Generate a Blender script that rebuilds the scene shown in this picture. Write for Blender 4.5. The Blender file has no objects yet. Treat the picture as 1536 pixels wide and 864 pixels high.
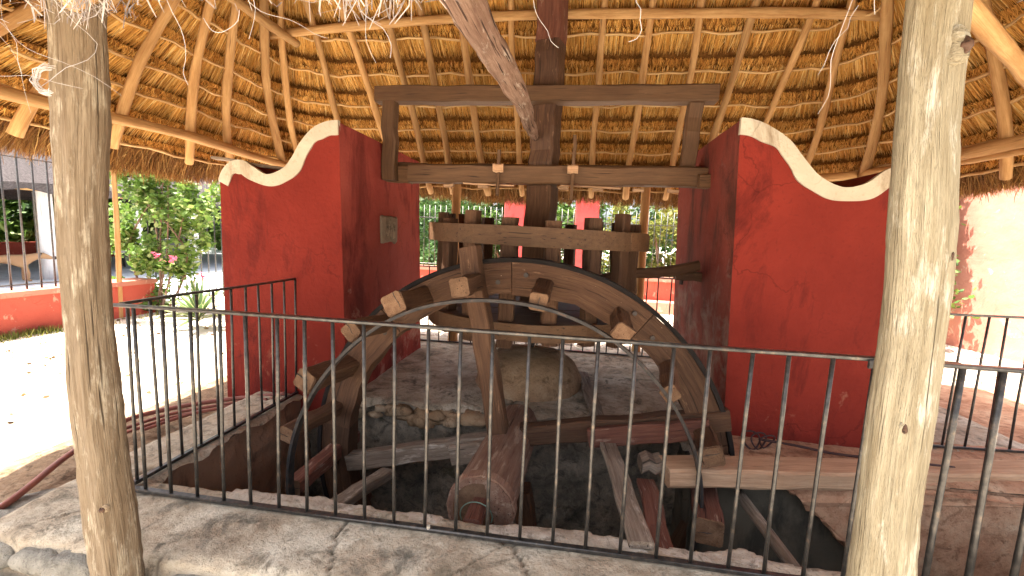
import bpy, math, random
import numpy as np
from mathutils import Matrix, Vector

rng = np.random.default_rng(7)
random.seed(7)
S = bpy.context.scene
COL = S.collection

# ------------------------------------------------------------------ camera, sky, sun, exposure
CAM = (2.193, -1.792, 1.3495)
cam_d = bpy.data.cameras.new('camera')
cam = bpy.data.objects.new('camera', cam_d)
COL.objects.link(cam)
yaw, pit, rol = 0.1371, 0.1157, 0.0407
fwd = np.array([-math.sin(yaw) * math.cos(pit), math.cos(yaw) * math.cos(pit), -math.sin(pit)])
rt = np.array([math.cos(yaw), math.sin(yaw), 0.0])
up_ = np.cross(rt, fwd)
rr = math.cos(rol) * rt + math.sin(rol) * up_
uu = -math.sin(rol) * rt + math.cos(rol) * up_
m = Matrix.Identity(4)
for i in range(3):
    m[i][0], m[i][1], m[i][2], m[i][3] = rr[i], uu[i], -fwd[i], CAM[i]
cam.matrix_world = m
cam_d.sensor_width = 36
cam_d.lens = 36 * 660 / 1536
cam_d.clip_start = 0.05
cam_d.clip_end = 500
S.camera = cam

SUN_EL, SUN_AZ = math.radians(67), math.radians(-97)      # azimuth from +Y towards +X
wd = bpy.data.worlds.new('World')
S.world = wd
wd.use_nodes = True
nt = wd.node_tree
sky = nt.nodes.new('ShaderNodeTexSky')
sky.sky_type = 'NISHITA'
sky.sun_disc = False
sky.sun_elevation = SUN_EL
sky.sun_rotation = SUN_AZ
sky.dust_density = 5.0
sky.air_density = 0.7
sky.ozone_density = 0.4
bg = nt.nodes['Background']
hz = nt.nodes.new('ShaderNodeHueSaturation')      # hazy, whitish sky
hz.inputs['Saturation'].default_value = 0.45
nt.links.new(sky.outputs[0], hz.inputs['Color'])
nt.links.new(hz.outputs[0], bg.inputs[0])
bg.inputs[1].default_value = 0.13
sl = bpy.data.lights.new('sun', 'SUN')
sl.energy = 4.8
sl.angle = math.radians(0.5)
sl.color = (1.0, 0.92, 0.80)
so = bpy.data.objects.new('sun', sl)
COL.objects.link(so)
sd = Vector((math.sin(SUN_AZ) * math.cos(SUN_EL), math.cos(SUN_AZ) * math.cos(SUN_EL), math.sin(SUN_EL)))
so.rotation_euler = sd.to_track_quat('Z', 'Y').to_euler()
so.location = (-4, -1, 9)
S.view_settings.view_transform = 'Standard'
S.view_settings.look = 'None'
S.view_settings.exposure = 2.4
S.view_settings.gamma = 1.0
S.cycles.max_bounces = 10
S.cycles.diffuse_bounces = 6
S.cycles.use_denoising = True
S.cycles.caustics_reflective = False
S.cycles.caustics_refractive = False

# ------------------------------------------------------------------ materials
def N(t, typ, **kw):
    n = t.nodes.new(typ)
    for k, v in kw.items():
        setattr(n, k, v)
    return n

def new_mat(name, rough=0.85, metal=0.0, spec=0.3):
    mt = bpy.data.materials.new(name)
    mt.use_nodes = True
    t = mt.node_tree
    b = t.nodes['Principled BSDF']
    b.inputs['Roughness'].default_value = rough
    b.inputs['Metallic'].default_value = metal
    b.inputs['Specular IOR Level'].default_value = spec
    return mt, t, b

def gc_vec(t, scale=(1, 1, 1)):
    a = N(t, 'ShaderNodeAttribute', attribute_name='gc')
    mp = N(t, 'ShaderNodeMapping')
    mp.inputs['Scale'].default_value = scale
    t.links.new(a.outputs['Vector'], mp.inputs['Vector'])
    return mp.outputs['Vector']

def noise(t, vec, scale, detail=5, rough=0.6, dist=0.0):
    n = N(t, 'ShaderNodeTexNoise')
    n.inputs['Scale'].default_value = scale
    n.inputs['Detail'].default_value = detail
    n.inputs['Roughness'].default_value = rough
    n.inputs['Distortion'].default_value = dist
    t.links.new(vec, n.inputs['Vector'])
    return n.outputs['Fac']

def ramp(t, fac, stops):
    r = N(t, 'ShaderNodeValToRGB')
    e = r.color_ramp.elements
    while len(e) < len(stops):
        e.new(0.5)
    for el, (p, c) in zip(e, stops):
        el.position = p
        el.color = (*c, 1) if len(c) == 3 else c
    t.links.new(fac, r.inputs['Fac'])
    return r.outputs['Color']

def mix(t, fac, a, b, mode='MIX'):
    x = N(t, 'ShaderNodeMix', data_type='RGBA', blend_type=mode)
    for s, v in ((0, fac), (6, a), (7, b)):
        if isinstance(v, (int, float)):
            x.inputs[s].default_value = v
        elif isinstance(v, tuple):
            x.inputs[s].default_value = (*v, 1)
        else:
            t.links.new(v, x.inputs[s])
    return x.outputs[2]

def bump(t, b, h, strength=0.3, dist=0.01, prev=None):
    n = N(t, 'ShaderNodeBump')
    n.inputs['Strength'].default_value = strength
    n.inputs['Distance'].default_value = dist
    t.links.new(h, n.inputs['Height'])
    if prev is not None:
        t.links.new(prev, n.inputs['Normal'])
    t.links.new(n.outputs['Normal'], b.inputs['Normal'])
    return n.outputs['Normal']

def wood(name, c1, c2, c3, rough=0.8, patch=None, patch_amt=0.6, bstr=0.5, grain=16.0, crack=0.40, flakes=False):
    mt, t, b = new_mat(name, rough)
    fine = noise(t, gc_vec(t, (1.0, grain, grain)), 3.0, 7, 0.7, 0.3)
    blot = noise(t, gc_vec(t, (1.2, 4, 4)), 2.2, 5, 0.65)
    crk = noise(t, gc_vec(t, (0.8, 30, 30)), 3.0, 2, 0.5, 0.15)
    hair = noise(t, gc_vec(t, (2.0, 90, 90)), 3.0, 4, 0.6)
    base = ramp(t, fine, [(0.30, c3), (0.48, c1), (0.68, c2)])
    base = mix(t, ramp(t, blot, [(0.35, (0, 0, 0)), (0.7, (1, 1, 1))]), mix(t, 0.55, base, c3), base)
    if patch:
        pn = noise(t, gc_vec(t, (1.6, 7, 7)), 3.1, 6, 0.7)
        base = mix(t, ramp(t, pn, [(patch_amt - 0.04, (0, 0, 0)), (patch_amt + 0.06, (1, 1, 1))]), base, patch)
    base = mix(t, ramp(t, crk, [(crack - 0.10, (1, 1, 1)), (crack - 0.05, (0, 0, 0))]), base, tuple(v * 0.3 for v in c3))
    base = mix(t, ramp(t, hair, [(0.32, (0.6, 0.6, 0.6)), (0.5, (0, 0, 0))]), base, c3)
    if flakes:
        fl = noise(t, gc_vec(t, (9, 16, 16)), 3.0, 5, 0.7)
        base = mix(t, ramp(t, fl, [(0.705, (0, 0, 0)), (0.72, (1, 1, 1))]), base, (0.55, 0.40, 0.29))
    oi = N(t, 'ShaderNodeObjectInfo')
    hs = N(t, 'ShaderNodeHueSaturation')
    mr = N(t, 'ShaderNodeMapRange')
    mr.inputs[3].default_value = 0.8
    mr.inputs[4].default_value = 1.2
    t.links.new(oi.outputs['Random'], mr.inputs[0])
    t.links.new(mr.outputs[0], hs.inputs['Value'])
    t.links.new(base, hs.inputs['Color'])
    t.links.new(hs.outputs[0], b.inputs['Base Color'])
    n1 = bump(t, b, fine, bstr, 0.014)
    n2 = bump(t, b, crk, bstr * 0.6, 0.01, n1)
    bump(t, b, hair, bstr * 0.8, 0.008, n2)
    return mt

M = {}
M['timber'] = wood('painted_timber', (0.108, 0.054, 0.028), (0.155, 0.083, 0.044), (0.060, 0.027, 0.014), 0.72, (0.30, 0.17, 0.10), 0.67, 0.6, 16.0, 0.40, True)
M['beam'] = wood('brown_beam', (0.128, 0.068, 0.034), (0.168, 0.094, 0.048), (0.08, 0.041, 0.021), 0.65, (0.30, 0.19, 0.11), 0.72, 0.22)
M['endgrain'] = wood('cut_end_wood', (0.205, 0.118, 0.066), (0.275, 0.165, 0.096), (0.10, 0.05, 0.027), 0.9, None, 0.6, 0.6, 5.0, 0.36)
M['shaft'] = wood('shaft_wood', (0.085, 0.044, 0.026), (0.13, 0.068, 0.038), (0.04, 0.02, 0.013), 0.6, (0.24, 0.14, 0.09), 0.64, 0.35)
M['redwood'] = wood('red_painted_wood', (0.19, 0.072, 0.046), (0.24, 0.11, 0.07), (0.09, 0.032, 0.022), 0.75, (0.36, 0.24, 0.18), 0.62, 0.5)
M['drumwood'] = wood('dusty_drum_wood', (0.26, 0.155, 0.105), (0.33, 0.21, 0.145), (0.15, 0.07, 0.045), 0.8, (0.36, 0.26, 0.19), 0.58, 0.5, 10.0)
M['greywood'] = wood('grey_old_wood', (0.26, 0.20, 0.15), (0.36, 0.29, 0.22), (0.12, 0.085, 0.06), 0.9, (0.44, 0.37, 0.30), 0.6, 0.6)
M['palewood'] = wood('pale_sawn_wood', (0.52, 0.33, 0.20), (0.62, 0.42, 0.27), (0.32, 0.18, 0.10), 0.85, None, 0.6, 0.35, 12.0, 0.33)
M['pole'] = wood('peeled_pole', (0.50, 0.30, 0.125), (0.62, 0.40, 0.185), (0.29, 0.145, 0.05), 0.75, None, 0.6, 0.3, 9.0, 0.35)
M['batten'] = wood('pale_batten', (0.62, 0.42, 0.20), (0.74, 0.54, 0.29), (0.42, 0.24, 0.09), 0.75, None, 0.6, 0.2)
M['bark'] = wood('rough_bark', (0.33, 0.21, 0.15), (0.48, 0.34, 0.26), (0.15, 0.08, 0.055), 0.95, (0.55, 0.46, 0.38), 0.6, 1.0, 9.0, 0.45)
M['post'] = wood('weathered_post', (0.31, 0.235, 0.155), (0.41, 0.33, 0.23), (0.17, 0.115, 0.065), 0.88, (0.49, 0.42, 0.31), 0.57, 0.9, 20.0, 0.40)
M['postpale'] = wood('pale_weathered_post', (0.285, 0.245, 0.165), (0.37, 0.33, 0.235), (0.17, 0.135, 0.08), 0.85, (0.43, 0.40, 0.32), 0.58, 0.9, 20.0, 0.38)
M['whitepost'] = wood('white_painted_post', (0.75, 0.75, 0.74), (0.8, 0.8, 0.8), (0.6, 0.6, 0.6), 0.6, None, 0.6, 0.05)

def plaster(name, c1, c2, stain, scuff, scuff_t=0.66, stain_t=0.36, bstr=0.35, zlo=0.2, zhi=1.1, amp=0.07, soft=0.05):
    mt, t, b = new_mat(name, 0.88, 0, 0.12)
    v = gc_vec(t)
    n1 = noise(t, v, 1.7, 6, 0.6)
    n2 = noise(t, v, 6.0, 6, 0.65, 0.4)
    n3 = noise(t, v, 38.0, 4, 0.6)
    vs = gc_vec(t, (1, 1, 0.35))
    n4 = noise(t, vs, 3.3, 7, 0.7, 0.5)
    base = mix(t, ramp(t, n1, [(0.3, (0, 0, 0)), (0.7, (1, 1, 1))]), c1, c2)
    base = mix(t, ramp(t, n4, [(stain_t - 0.10, (0.85, 0.85, 0.85)), (stain_t + 0.04, (0, 0, 0))]), base, stain)
    a = N(t, 'ShaderNodeAttribute', attribute_name='gc')
    sp = N(t, 'ShaderNodeSeparateXYZ')
    t.links.new(a.outputs['Vector'], sp.inputs[0])
    mr = N(t, 'ShaderNodeMapRange', interpolation_type='SMOOTHSTEP')
    mr.inputs[1].default_value = zlo
    mr.inputs[2].default_value = zhi
    mr.inputs[3].default_value = amp
    mr.inputs[4].default_value = -0.10
    t.links.new(sp.outputs['Z'], mr.inputs[0])
    ad = N(t, 'ShaderNodeMath', operation='ADD')
    t.links.new(n2, ad.inputs[0])
    t.links.new(mr.outputs[0], ad.inputs[1])
    base = mix(t, ramp(t, ad.outputs[0], [(scuff_t, (0, 0, 0)), (scuff_t + soft, (0.8, 0.8, 0.8))]), base, scuff)
    base = mix(t, ramp(t, n3, [(0.28, (0.25, 0.25, 0.25)), (0.42, (0, 0, 0))]), base, stain)
    wv = N(t, 'ShaderNodeVectorMath', operation='ADD')
    nv = N(t, 'ShaderNodeTexNoise')
    nv.inputs['Scale'].default_value = 5.0
    nv.inputs['Detail'].default_value = 5
    t.links.new(v, nv.inputs['Vector'])
    sc_ = N(t, 'ShaderNodeVectorMath', operation='SCALE')
    sc_.inputs['Scale'].default_value = 0.35
    t.links.new(nv.outputs['Color'], sc_.inputs[0])
    t.links.new(v, wv.inputs[0])
    t.links.new(sc_.outputs[0], wv.inputs[1])
    vo = N(t, 'ShaderNodeTexVoronoi', feature='DISTANCE_TO_EDGE')
    vo.inputs['Scale'].default_value = 1.5
    t.links.new(wv.outputs[0], vo.inputs['Vector'])
    cr = ramp(t, vo.outputs['Distance'], [(0.004, (1, 1, 1)), (0.012, (0, 0, 0))])
    mk = ramp(t, n1, [(0.50, (0, 0, 0)), (0.62, (0.35, 0.35, 0.35))])
    mul = mix(t, 1.0, cr, mk, 'MULTIPLY')
    base = mix(t, mul, base, tuple(0.45 * q for q in stain))
    t.links.new(base, b.inputs['Base Color'])
    n7 = noise(t, v, 2.6, 4, 0.55)
    q0 = bump(t, b, n7, bstr * 0.8, 0.06)
    q = bump(t, b, n2, bstr, 0.03, q0)
    bump(t, b, n3, bstr * 0.6, 0.008, q)
    return mt

M['red'] = plaster('red_plaster', (0.138, 0.0165, 0.0115), (0.205, 0.0265, 0.0175), (0.080, 0.011, 0.009), (0.33, 0.15, 0.10), 0.67, 0.43, 0.5, 0.2, 1.1, 0.07, 0.12)
M['redworn'] = plaster('worn_red_plaster', (0.25, 0.042, 0.033), (0.34, 0.075, 0.058), (0.125, 0.022, 0.018), (0.44, 0.26, 0.20), 0.59, 0.47, 0.5, 0.2, 1.2, 0.07, 0.14)
M['greyworn'] = plaster('worn_inner_plaster', (0.20, 0.040, 0.031), (0.27, 0.07, 0.054), (0.085, 0.034, 0.028), (0.30, 0.215, 0.175), 0.54, 0.49, 0.6, 0.5, 1.6, 0.12, 0.22)
M['pinkwall'] = plaster('pink_boundary_plaster', (0.42, 0.165, 0.12), (0.47, 0.23, 0.17), (0.35, 0.115, 0.085), (0.53, 0.38, 0.29), 0.53, 0.36, 0.35, 0.1, 2.0, -0.06)
M['redlow'] = plaster('red_boundary_plaster', (0.42, 0.085, 0.06), (0.47, 0.11, 0.075), (0.28, 0.05, 0.04), (0.55, 0.3, 0.22), 0.66, 0.36)
M['redpillar'] = plaster('red_pillar_plaster', (0.44, 0.06, 0.06), (0.5, 0.08, 0.075), (0.3, 0.04, 0.04), (0.55, 0.2, 0.18), 0.68, 0.36)
M['trim'] = plaster('white_trim_plaster', (0.44, 0.38, 0.29), (0.54, 0.49, 0.40), (0.23, 0.165, 0.105), (0.30, 0.17, 0.11), 0.60, 0.44, 0.7, -2, -1)
M['cement'] = plaster('old_cement', (0.20, 0.155, 0.115), (0.26, 0.205, 0.155), (0.09, 0.07, 0.055), (0.34, 0.28, 0.22), 0.62, 0.42, 0.6, -2, -1)

def stone(name, cols, bstr=0.6, sc=1.0, moss=None):
    mt, t, b = new_mat(name, 0.9, 0, 0.2)
    v = gc_vec(t)
    n1 = noise(t, v, 2.2 * sc, 7, 0.65, 0.3)
    n2 = noise(t, v, 9 * sc, 7, 0.7)
    n3 = noise(t, v, 60 * sc, 4, 0.65)
    base = ramp(t, n1, [(0.30, cols[0]), (0.43, cols[1]), (0.55, cols[2]), (0.68, cols[3])])
    n6 = noise(t, v, 5.0 * sc, 8, 0.75, 1.0)
    base = mix(t, ramp(t, n6, [(0.36, (0.8, 0.8, 0.8)), (0.47, (0, 0, 0))]), base, tuple(0.55 * c for c in cols[0]))
    base = mix(t, ramp(t, n2, [(0.3, (0.75, 0.75, 0.75)), (0.5, (0, 0, 0))]), base, cols[0])
    base = mix(t, ramp(t, n2, [(0.58, (0, 0, 0)), (0.72, (0.5, 0.5, 0.5))]), base, cols[3])
    base = mix(t, ramp(t, n3, [(0.3, (0.6, 0.6, 0.6)), (0.42, (0, 0, 0))]), base, tuple(0.5 * c for c in cols[0]))
    ac = N(t, 'ShaderNodeAttribute', attribute_name='crk')
    base = mix(t, ac.outputs['Fac'], base, tuple(0.22 * c for c in cols[0]))
    if moss:
        n5 = noise(t, v, 4.1, 6, 0.7, 0.5)
        base = mix(t, ramp(t, n5, [(0.56, (0, 0, 0)), (0.66, (0.75, 0.75, 0.75))]), base, moss)
    t.links.new(base, b.inputs['Base Color'])
    q = bump(t, b, n2, bstr, 0.03)
    bump(t, b, n3, bstr * 0.7, 0.008, q)
    return mt

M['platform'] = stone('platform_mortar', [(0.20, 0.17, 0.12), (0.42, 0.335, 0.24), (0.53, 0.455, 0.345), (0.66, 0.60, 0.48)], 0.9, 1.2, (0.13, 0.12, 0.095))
M['lip'] = stone('pale_lip_mortar', [(0.30, 0.24, 0.18), (0.48, 0.40, 0.31), (0.56, 0.48, 0.39), (0.64, 0.57, 0.48)], 0.7, 2.0)
M['kerbstone'] = stone('pale_rough_stone', [(0.15, 0.14, 0.115), (0.28, 0.26, 0.22), (0.37, 0.345, 0.295), (0.47, 0.45, 0.39)], 1.0, 1.6)
M['ledge'] = stone('ledge_mortar', [(0.17, 0.135, 0.09), (0.27, 0.22, 0.15), (0.33, 0.28, 0.195), (0.42, 0.36, 0.26)], 0.5)
M['mound'] = stone('mound_mortar', [(0.19, 0.115, 0.06), (0.32, 0.205, 0.115), (0.39, 0.265, 0.16), (0.52, 0.40, 0.27)], 0.5)
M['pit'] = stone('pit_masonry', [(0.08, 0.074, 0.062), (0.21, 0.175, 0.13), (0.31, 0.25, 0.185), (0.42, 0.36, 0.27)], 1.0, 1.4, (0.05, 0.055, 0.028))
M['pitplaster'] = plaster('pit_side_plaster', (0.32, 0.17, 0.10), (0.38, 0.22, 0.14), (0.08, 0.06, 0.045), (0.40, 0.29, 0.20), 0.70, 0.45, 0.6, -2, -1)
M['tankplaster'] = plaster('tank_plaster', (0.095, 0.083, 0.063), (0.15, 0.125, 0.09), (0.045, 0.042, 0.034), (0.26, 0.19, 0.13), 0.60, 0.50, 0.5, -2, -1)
M['ledgered'] = stone('bounce_reddened_ledge', [(0.26, 0.125, 0.068), (0.44, 0.235, 0.14), (0.52, 0.31, 0.19), (0.60, 0.42, 0.28)], 0.6, 1.5)  # ledge red deepened to carry the warm bounce of sunlight
M['ground'] = stone('limestone_ground', [(0.48, 0.40, 0.30), (0.62, 0.54, 0.43), (0.68, 0.61, 0.51), (0.74, 0.68, 0.59)], 0.4, 1.0)
M['soil'] = stone('brown_soil', [(0.15, 0.095, 0.055), (0.28, 0.18, 0.11), (0.37, 0.25, 0.155), (0.48, 0.36, 0.25)], 1.0, 3.0)
M['paver'] = stone('paving_stone', [(0.22, 0.17, 0.13), (0.38, 0.31, 0.25), (0.47, 0.40, 0.33), (0.56, 0.5, 0.43)], 0.6, 2.0)
M['terrace'] = stone('pale_terrace', [(0.55, 0.57, 0.58), (0.62, 0.65, 0.67), (0.66, 0.69, 0.72), (0.7, 0.74, 0.78)], 0.1)

mt, t, b = new_mat('black_iron', 0.33, 0.5, 0.5)
n1 = noise(t, gc_vec(t), 26, 5, 0.65)
n2 = noise(t, gc_vec(t), 90, 3, 0.6)
t.links.new(ramp(t, n1, [(0.40, (0.042, 0.040, 0.038)), (0.58, (0.075, 0.070, 0.064)), (0.70, (0.15, 0.115, 0.085))]), b.inputs['Base Color'])
bump(t, b, n2, 0.35, 0.003)
M['iron'] = mt
mt, t, b = new_mat('old_iron_band', 0.62, 0.3, 0.4)
n1 = noise(t, gc_vec(t), 14, 6, 0.7)
t.links.new(ramp(t, n1, [(0.35, (0.022, 0.021, 0.021)), (0.58, (0.06, 0.052, 0.047)), (0.72, (0.14, 0.075, 0.05))]), b.inputs['Base Color'])
bump(t, b, n1, 0.4, 0.004)
M['band'] = mt

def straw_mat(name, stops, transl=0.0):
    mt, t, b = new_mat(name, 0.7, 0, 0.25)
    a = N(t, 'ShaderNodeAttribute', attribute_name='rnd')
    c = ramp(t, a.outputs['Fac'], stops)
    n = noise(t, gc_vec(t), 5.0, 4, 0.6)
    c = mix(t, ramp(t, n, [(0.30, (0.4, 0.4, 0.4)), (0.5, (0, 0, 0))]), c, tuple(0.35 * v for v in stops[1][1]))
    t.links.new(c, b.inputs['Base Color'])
    if transl:
        tr = N(t, 'ShaderNodeBsdfTranslucent')
        t.links.new(c, tr.inputs['Color'])
        ms = N(t, 'ShaderNodeMixShader')
        ms.inputs[0].default_value = transl
        t.links.new(b.outputs[0], ms.inputs[1])
        t.links.new(tr.outputs[0], ms.inputs[2])
        t.links.new(ms.outputs[0], t.nodes['Material Output'].inputs[0])
    return mt

M['straw'] = straw_mat('golden_straw', [(0.0, (0.26, 0.105, 0.020)), (0.3, (0.62, 0.30, 0.062)), (0.65, (0.80, 0.455, 0.115)), (1.0, (0.90, 0.68, 0.29))])
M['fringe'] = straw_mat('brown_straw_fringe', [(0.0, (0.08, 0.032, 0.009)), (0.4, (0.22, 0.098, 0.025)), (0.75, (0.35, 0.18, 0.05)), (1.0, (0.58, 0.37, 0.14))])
M['greystraw'] = straw_mat('grey_straw', [(0.0, (0.20, 0.16, 0.14)), (0.4, (0.33, 0.28, 0.25)), (0.75, (0.42, 0.37, 0.33)), (1.0, (0.6, 0.56, 0.5))])
mt, t, b = new_mat('thatch_back', 0.95, 0, 0.1)
n1 = noise(t, gc_vec(t, (1, 1, 1)), 30, 5, 0.7)
t.links.new(ramp(t, n1, [(0.3, (0.07, 0.028, 0.008)), (0.7, (0.28, 0.13, 0.035))]), b.inputs['Base Color'])
bump(t, b, n1, 0.6, 0.02)
M['thatchback'] = mt
mt, t, b = new_mat('grey_thatch', 0.95, 0, 0.1)
n1 = noise(t, gc_vec(t, (6, 6, 2)), 5, 7, 0.75)
t.links.new(ramp(t, n1, [(0.3, (0.045, 0.038, 0.038)), (0.7, (0.15, 0.13, 0.13))]), b.inputs['Base Color'])
bump(t, b, n1, 0.9, 0.05)
M['greythatch'] = mt

def leaf_mat(name, stops, tr=0.35):
    mt, t, b = new_mat(name, 0.5, 0, 0.4)
    a = N(t, 'ShaderNodeAttribute', attribute_name='rnd')
    c = ramp(t, a.outputs['Fac'], stops)
    t.links.new(c, b.inputs['Base Color'])
    x = N(t, 'ShaderNodeBsdfTranslucent')
    t.links.new(c, x.inputs['Color'])
    ms = N(t, 'ShaderNodeMixShader')
    ms.inputs[0].default_value = tr
    t.links.new(b.outputs[0], ms.inputs[1])
    t.links.new(x.outputs[0], ms.inputs[2])
    t.links.new(ms.outputs[0], t.nodes['Material Output'].inputs[0])
    return mt

M['leaf'] = leaf_mat('green_leaf', [(0.0, (0.045, 0.10, 0.018)), (0.5, (0.085, 0.165, 0.028)), (1.0, (0.15, 0.24, 0.045))])
M['leafdark'] = leaf_mat('dark_green_leaf', [(0.0, (0.032, 0.075, 0.02)), (0.6, (0.06, 0.13, 0.03)), (1.0, (0.10, 0.19, 0.045))])
M['leafsunlit'] = leaf_mat('sunlit_green_leaf', [(0.0, (0.09, 0.17, 0.03)), (0.5, (0.16, 0.27, 0.05)), (0.85, (0.24, 0.34, 0.08)), (1.0, (0.42, 0.45, 0.22))], 0.4)  # lighter leaf copy, pale end of the ramp paints sunlit highlights
M['leafyellow'] = leaf_mat('yellow_green_leaf', [(0.0, (0.09, 0.11, 0.02)), (0.5, (0.17, 0.19, 0.035)), (1.0, (0.28, 0.26, 0.06))])
M['litter'] = leaf_mat('dry_leaf', [(0.0, (0.09, 0.05, 0.025)), (0.6, (0.20, 0.12, 0.05)), (1.0, (0.32, 0.22, 0.09))], 0.1)
M['agave'] = leaf_mat('variegated_leaf', [(0.0, (0.07, 0.13, 0.045)), (0.5, (0.11, 0.18, 0.055)), (0.62, (0.42, 0.42, 0.22)), (1.0, (0.5, 0.48, 0.28))], 0.2)
M['pink'] = leaf_mat('pink_flower', [(0.0, (0.55, 0.06, 0.14)), (1.0, (0.75, 0.22, 0.33))], 0.4)

def plain(name, c, rough=0.7, metal=0.0, var=0.25, sc=12):
    mt, t, b = new_mat(name, rough, metal)
    n1 = noise(t, gc_vec(t), sc, 5, 0.65)
    t.links.new(ramp(t, n1, [(0.3, tuple(v * (1 - var) for v in c)), (0.7, tuple(min(1, v * (1 + var)) for v in c))]), b.inputs['Base Color'])
    bump(t, b, n1, 0.15, 0.004)
    return mt

M['darkband'] = plain('black_tyre_iron', (0.014, 0.011, 0.010), 0.95, 0.0, 0.5, 9)
M['hose'] = plain('red_hose_rubber', (0.22, 0.075, 0.055), 0.5)
M['cable'] = plain('dark_cable', (0.05, 0.022, 0.02), 0.55)
M['wire'] = plain('green_wire', (0.13, 0.2, 0.15), 0.5)
M['dogfur'] = plain('tan_fur', (0.42, 0.25, 0.13), 0.9)
M['dogdark'] = plain('dark_muzzle', (0.05, 0.035, 0.03), 0.8)
M['blackplastic'] = plain('black_chair', (0.03, 0.03, 0.032), 0.5)
M['terracotta'] = plain('terracotta_pot', (0.50, 0.27, 0.17), 0.8)
M['bolt'] = plain('dark_bolt', (0.06, 0.05, 0.045), 0.5, 0.6)
M['chipwhite'] = plain('white_fibre', (0.5, 0.47, 0.44), 0.6)
mt, t, b = new_mat('dark_water', 0.06, 0, 0.5)
b.inputs['Base Color'].default_value = (0.012, 0.018, 0.018, 1)
bump(t, b, noise(t, gc_vec(t), 7, 2, 0.5), 0.08, 0.02)
M['water'] = mt

# ------------------------------------------------------------------ mesh helpers
class MB:
    def __init__(s):
        s.v, s.f, s.g, s.r, s.n = [], [], [], [], 0
        s.q = []
    def add(s, v, faces=None, gc=None, rnd=None, quads=None):
        v = np.asarray(v, float).reshape(-1, 3)
        s.v.append(v)
        s.g.append(v.copy() if gc is None else np.asarray(gc, float).reshape(-1, 3))
        s.r.append(np.full(len(v), rng.random()) if rnd is None else np.asarray(rnd, float).ravel())
        if faces is not None:
            s.f += [tuple(int(i) + s.n for i in f) for f in faces]
        if quads is not None:
            s.q.append(np.asarray(quads, int) + s.n)
        s.n += len(v)
        return s
    def mesh(s, name, mat, off=(0, 0, 0), smooth=False):
        V = np.concatenate(s.v) - np.asarray(off)
        me = bpy.data.meshes.new(name)
        if s.q:
            Q = np.concatenate(s.q)
            loops = [Q.ravel()]
            tot = [np.full(len(Q), 4)]
            if s.f:
                loops.append(np.array([i for f in s.f for i in f]))
                tot.append(np.array([len(f) for f in s.f]))
            loops = np.concatenate(loops).astype(np.int32)
            tot = np.concatenate(tot).astype(np.int32)
            start = np.concatenate([[0], np.cumsum(tot)[:-1]]).astype(np.int32)
            me.vertices.add(len(V))
            me.vertices.foreach_set('co', V.ravel().astype(np.float32))
            me.loops.add(len(loops))
            me.loops.foreach_set('vertex_index', loops)
            me.polygons.add(len(tot))
            me.polygons.foreach_set('loop_start', start)
            me.polygons.foreach_set('loop_total', tot)
            me.update(calc_edges=True)
        else:
            me.from_pydata(V.tolist(), [], s.f)
        a = me.attributes.new('gc', 'FLOAT_VECTOR', 'POINT')
        a.data.foreach_set('vector', np.concatenate(s.g).ravel().astype(np.float32))
        a = me.attributes.new('rnd', 'FLOAT', 'POINT')
        a.data.foreach_set('value', np.concatenate(s.r).astype(np.float32))
        me.materials.append(mat if not isinstance(mat, str) else M[mat])
        if smooth:
            me.polygons.foreach_set('use_smooth', np.ones(len(me.polygons), bool))
        me.validate()
        me.update()
        return me

def wpos(o):
    p = np.zeros(3)
    while o is not None:
        p += np.array(o.location)
        o = o.parent
    return p

def obj(name, mb, mat, parent=None, smooth=False, loc=None, **props):
    base = wpos(parent) if parent is not None else np.zeros(3)
    L = np.zeros(3) if loc is None else np.asarray(loc, float)
    me = mb.mesh(name, mat, base + L, smooth)
    o = bpy.data.objects.new(name, me)
    COL.objects.link(o)
    o.parent = parent
    o.location = L
    for k, v in props.items():
        o[k] = v
    return o

def thing(name, label, cat, loc, group=None):
    o = bpy.data.objects.new(name, None)
    o.empty_display_size = 0.1
    COL.objects.link(o)
    o.location = loc
    o['label'] = label
    o['category'] = cat
    if group:
        o['group'] = group
    return o

def tag(o, label, cat, group=None):
    o['label'] = label
    o['category'] = cat
    if group:
        o['group'] = group
    return o

def struct(name, mb, mat, parent=None, smooth=False):
    o = obj(name, mb, mat, parent, smooth)
    if parent is None:
        o['kind'] = 'structure'
    return o

def unit(a):
    a = np.asarray(a, float)
    return a / np.linalg.norm(a)

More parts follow.
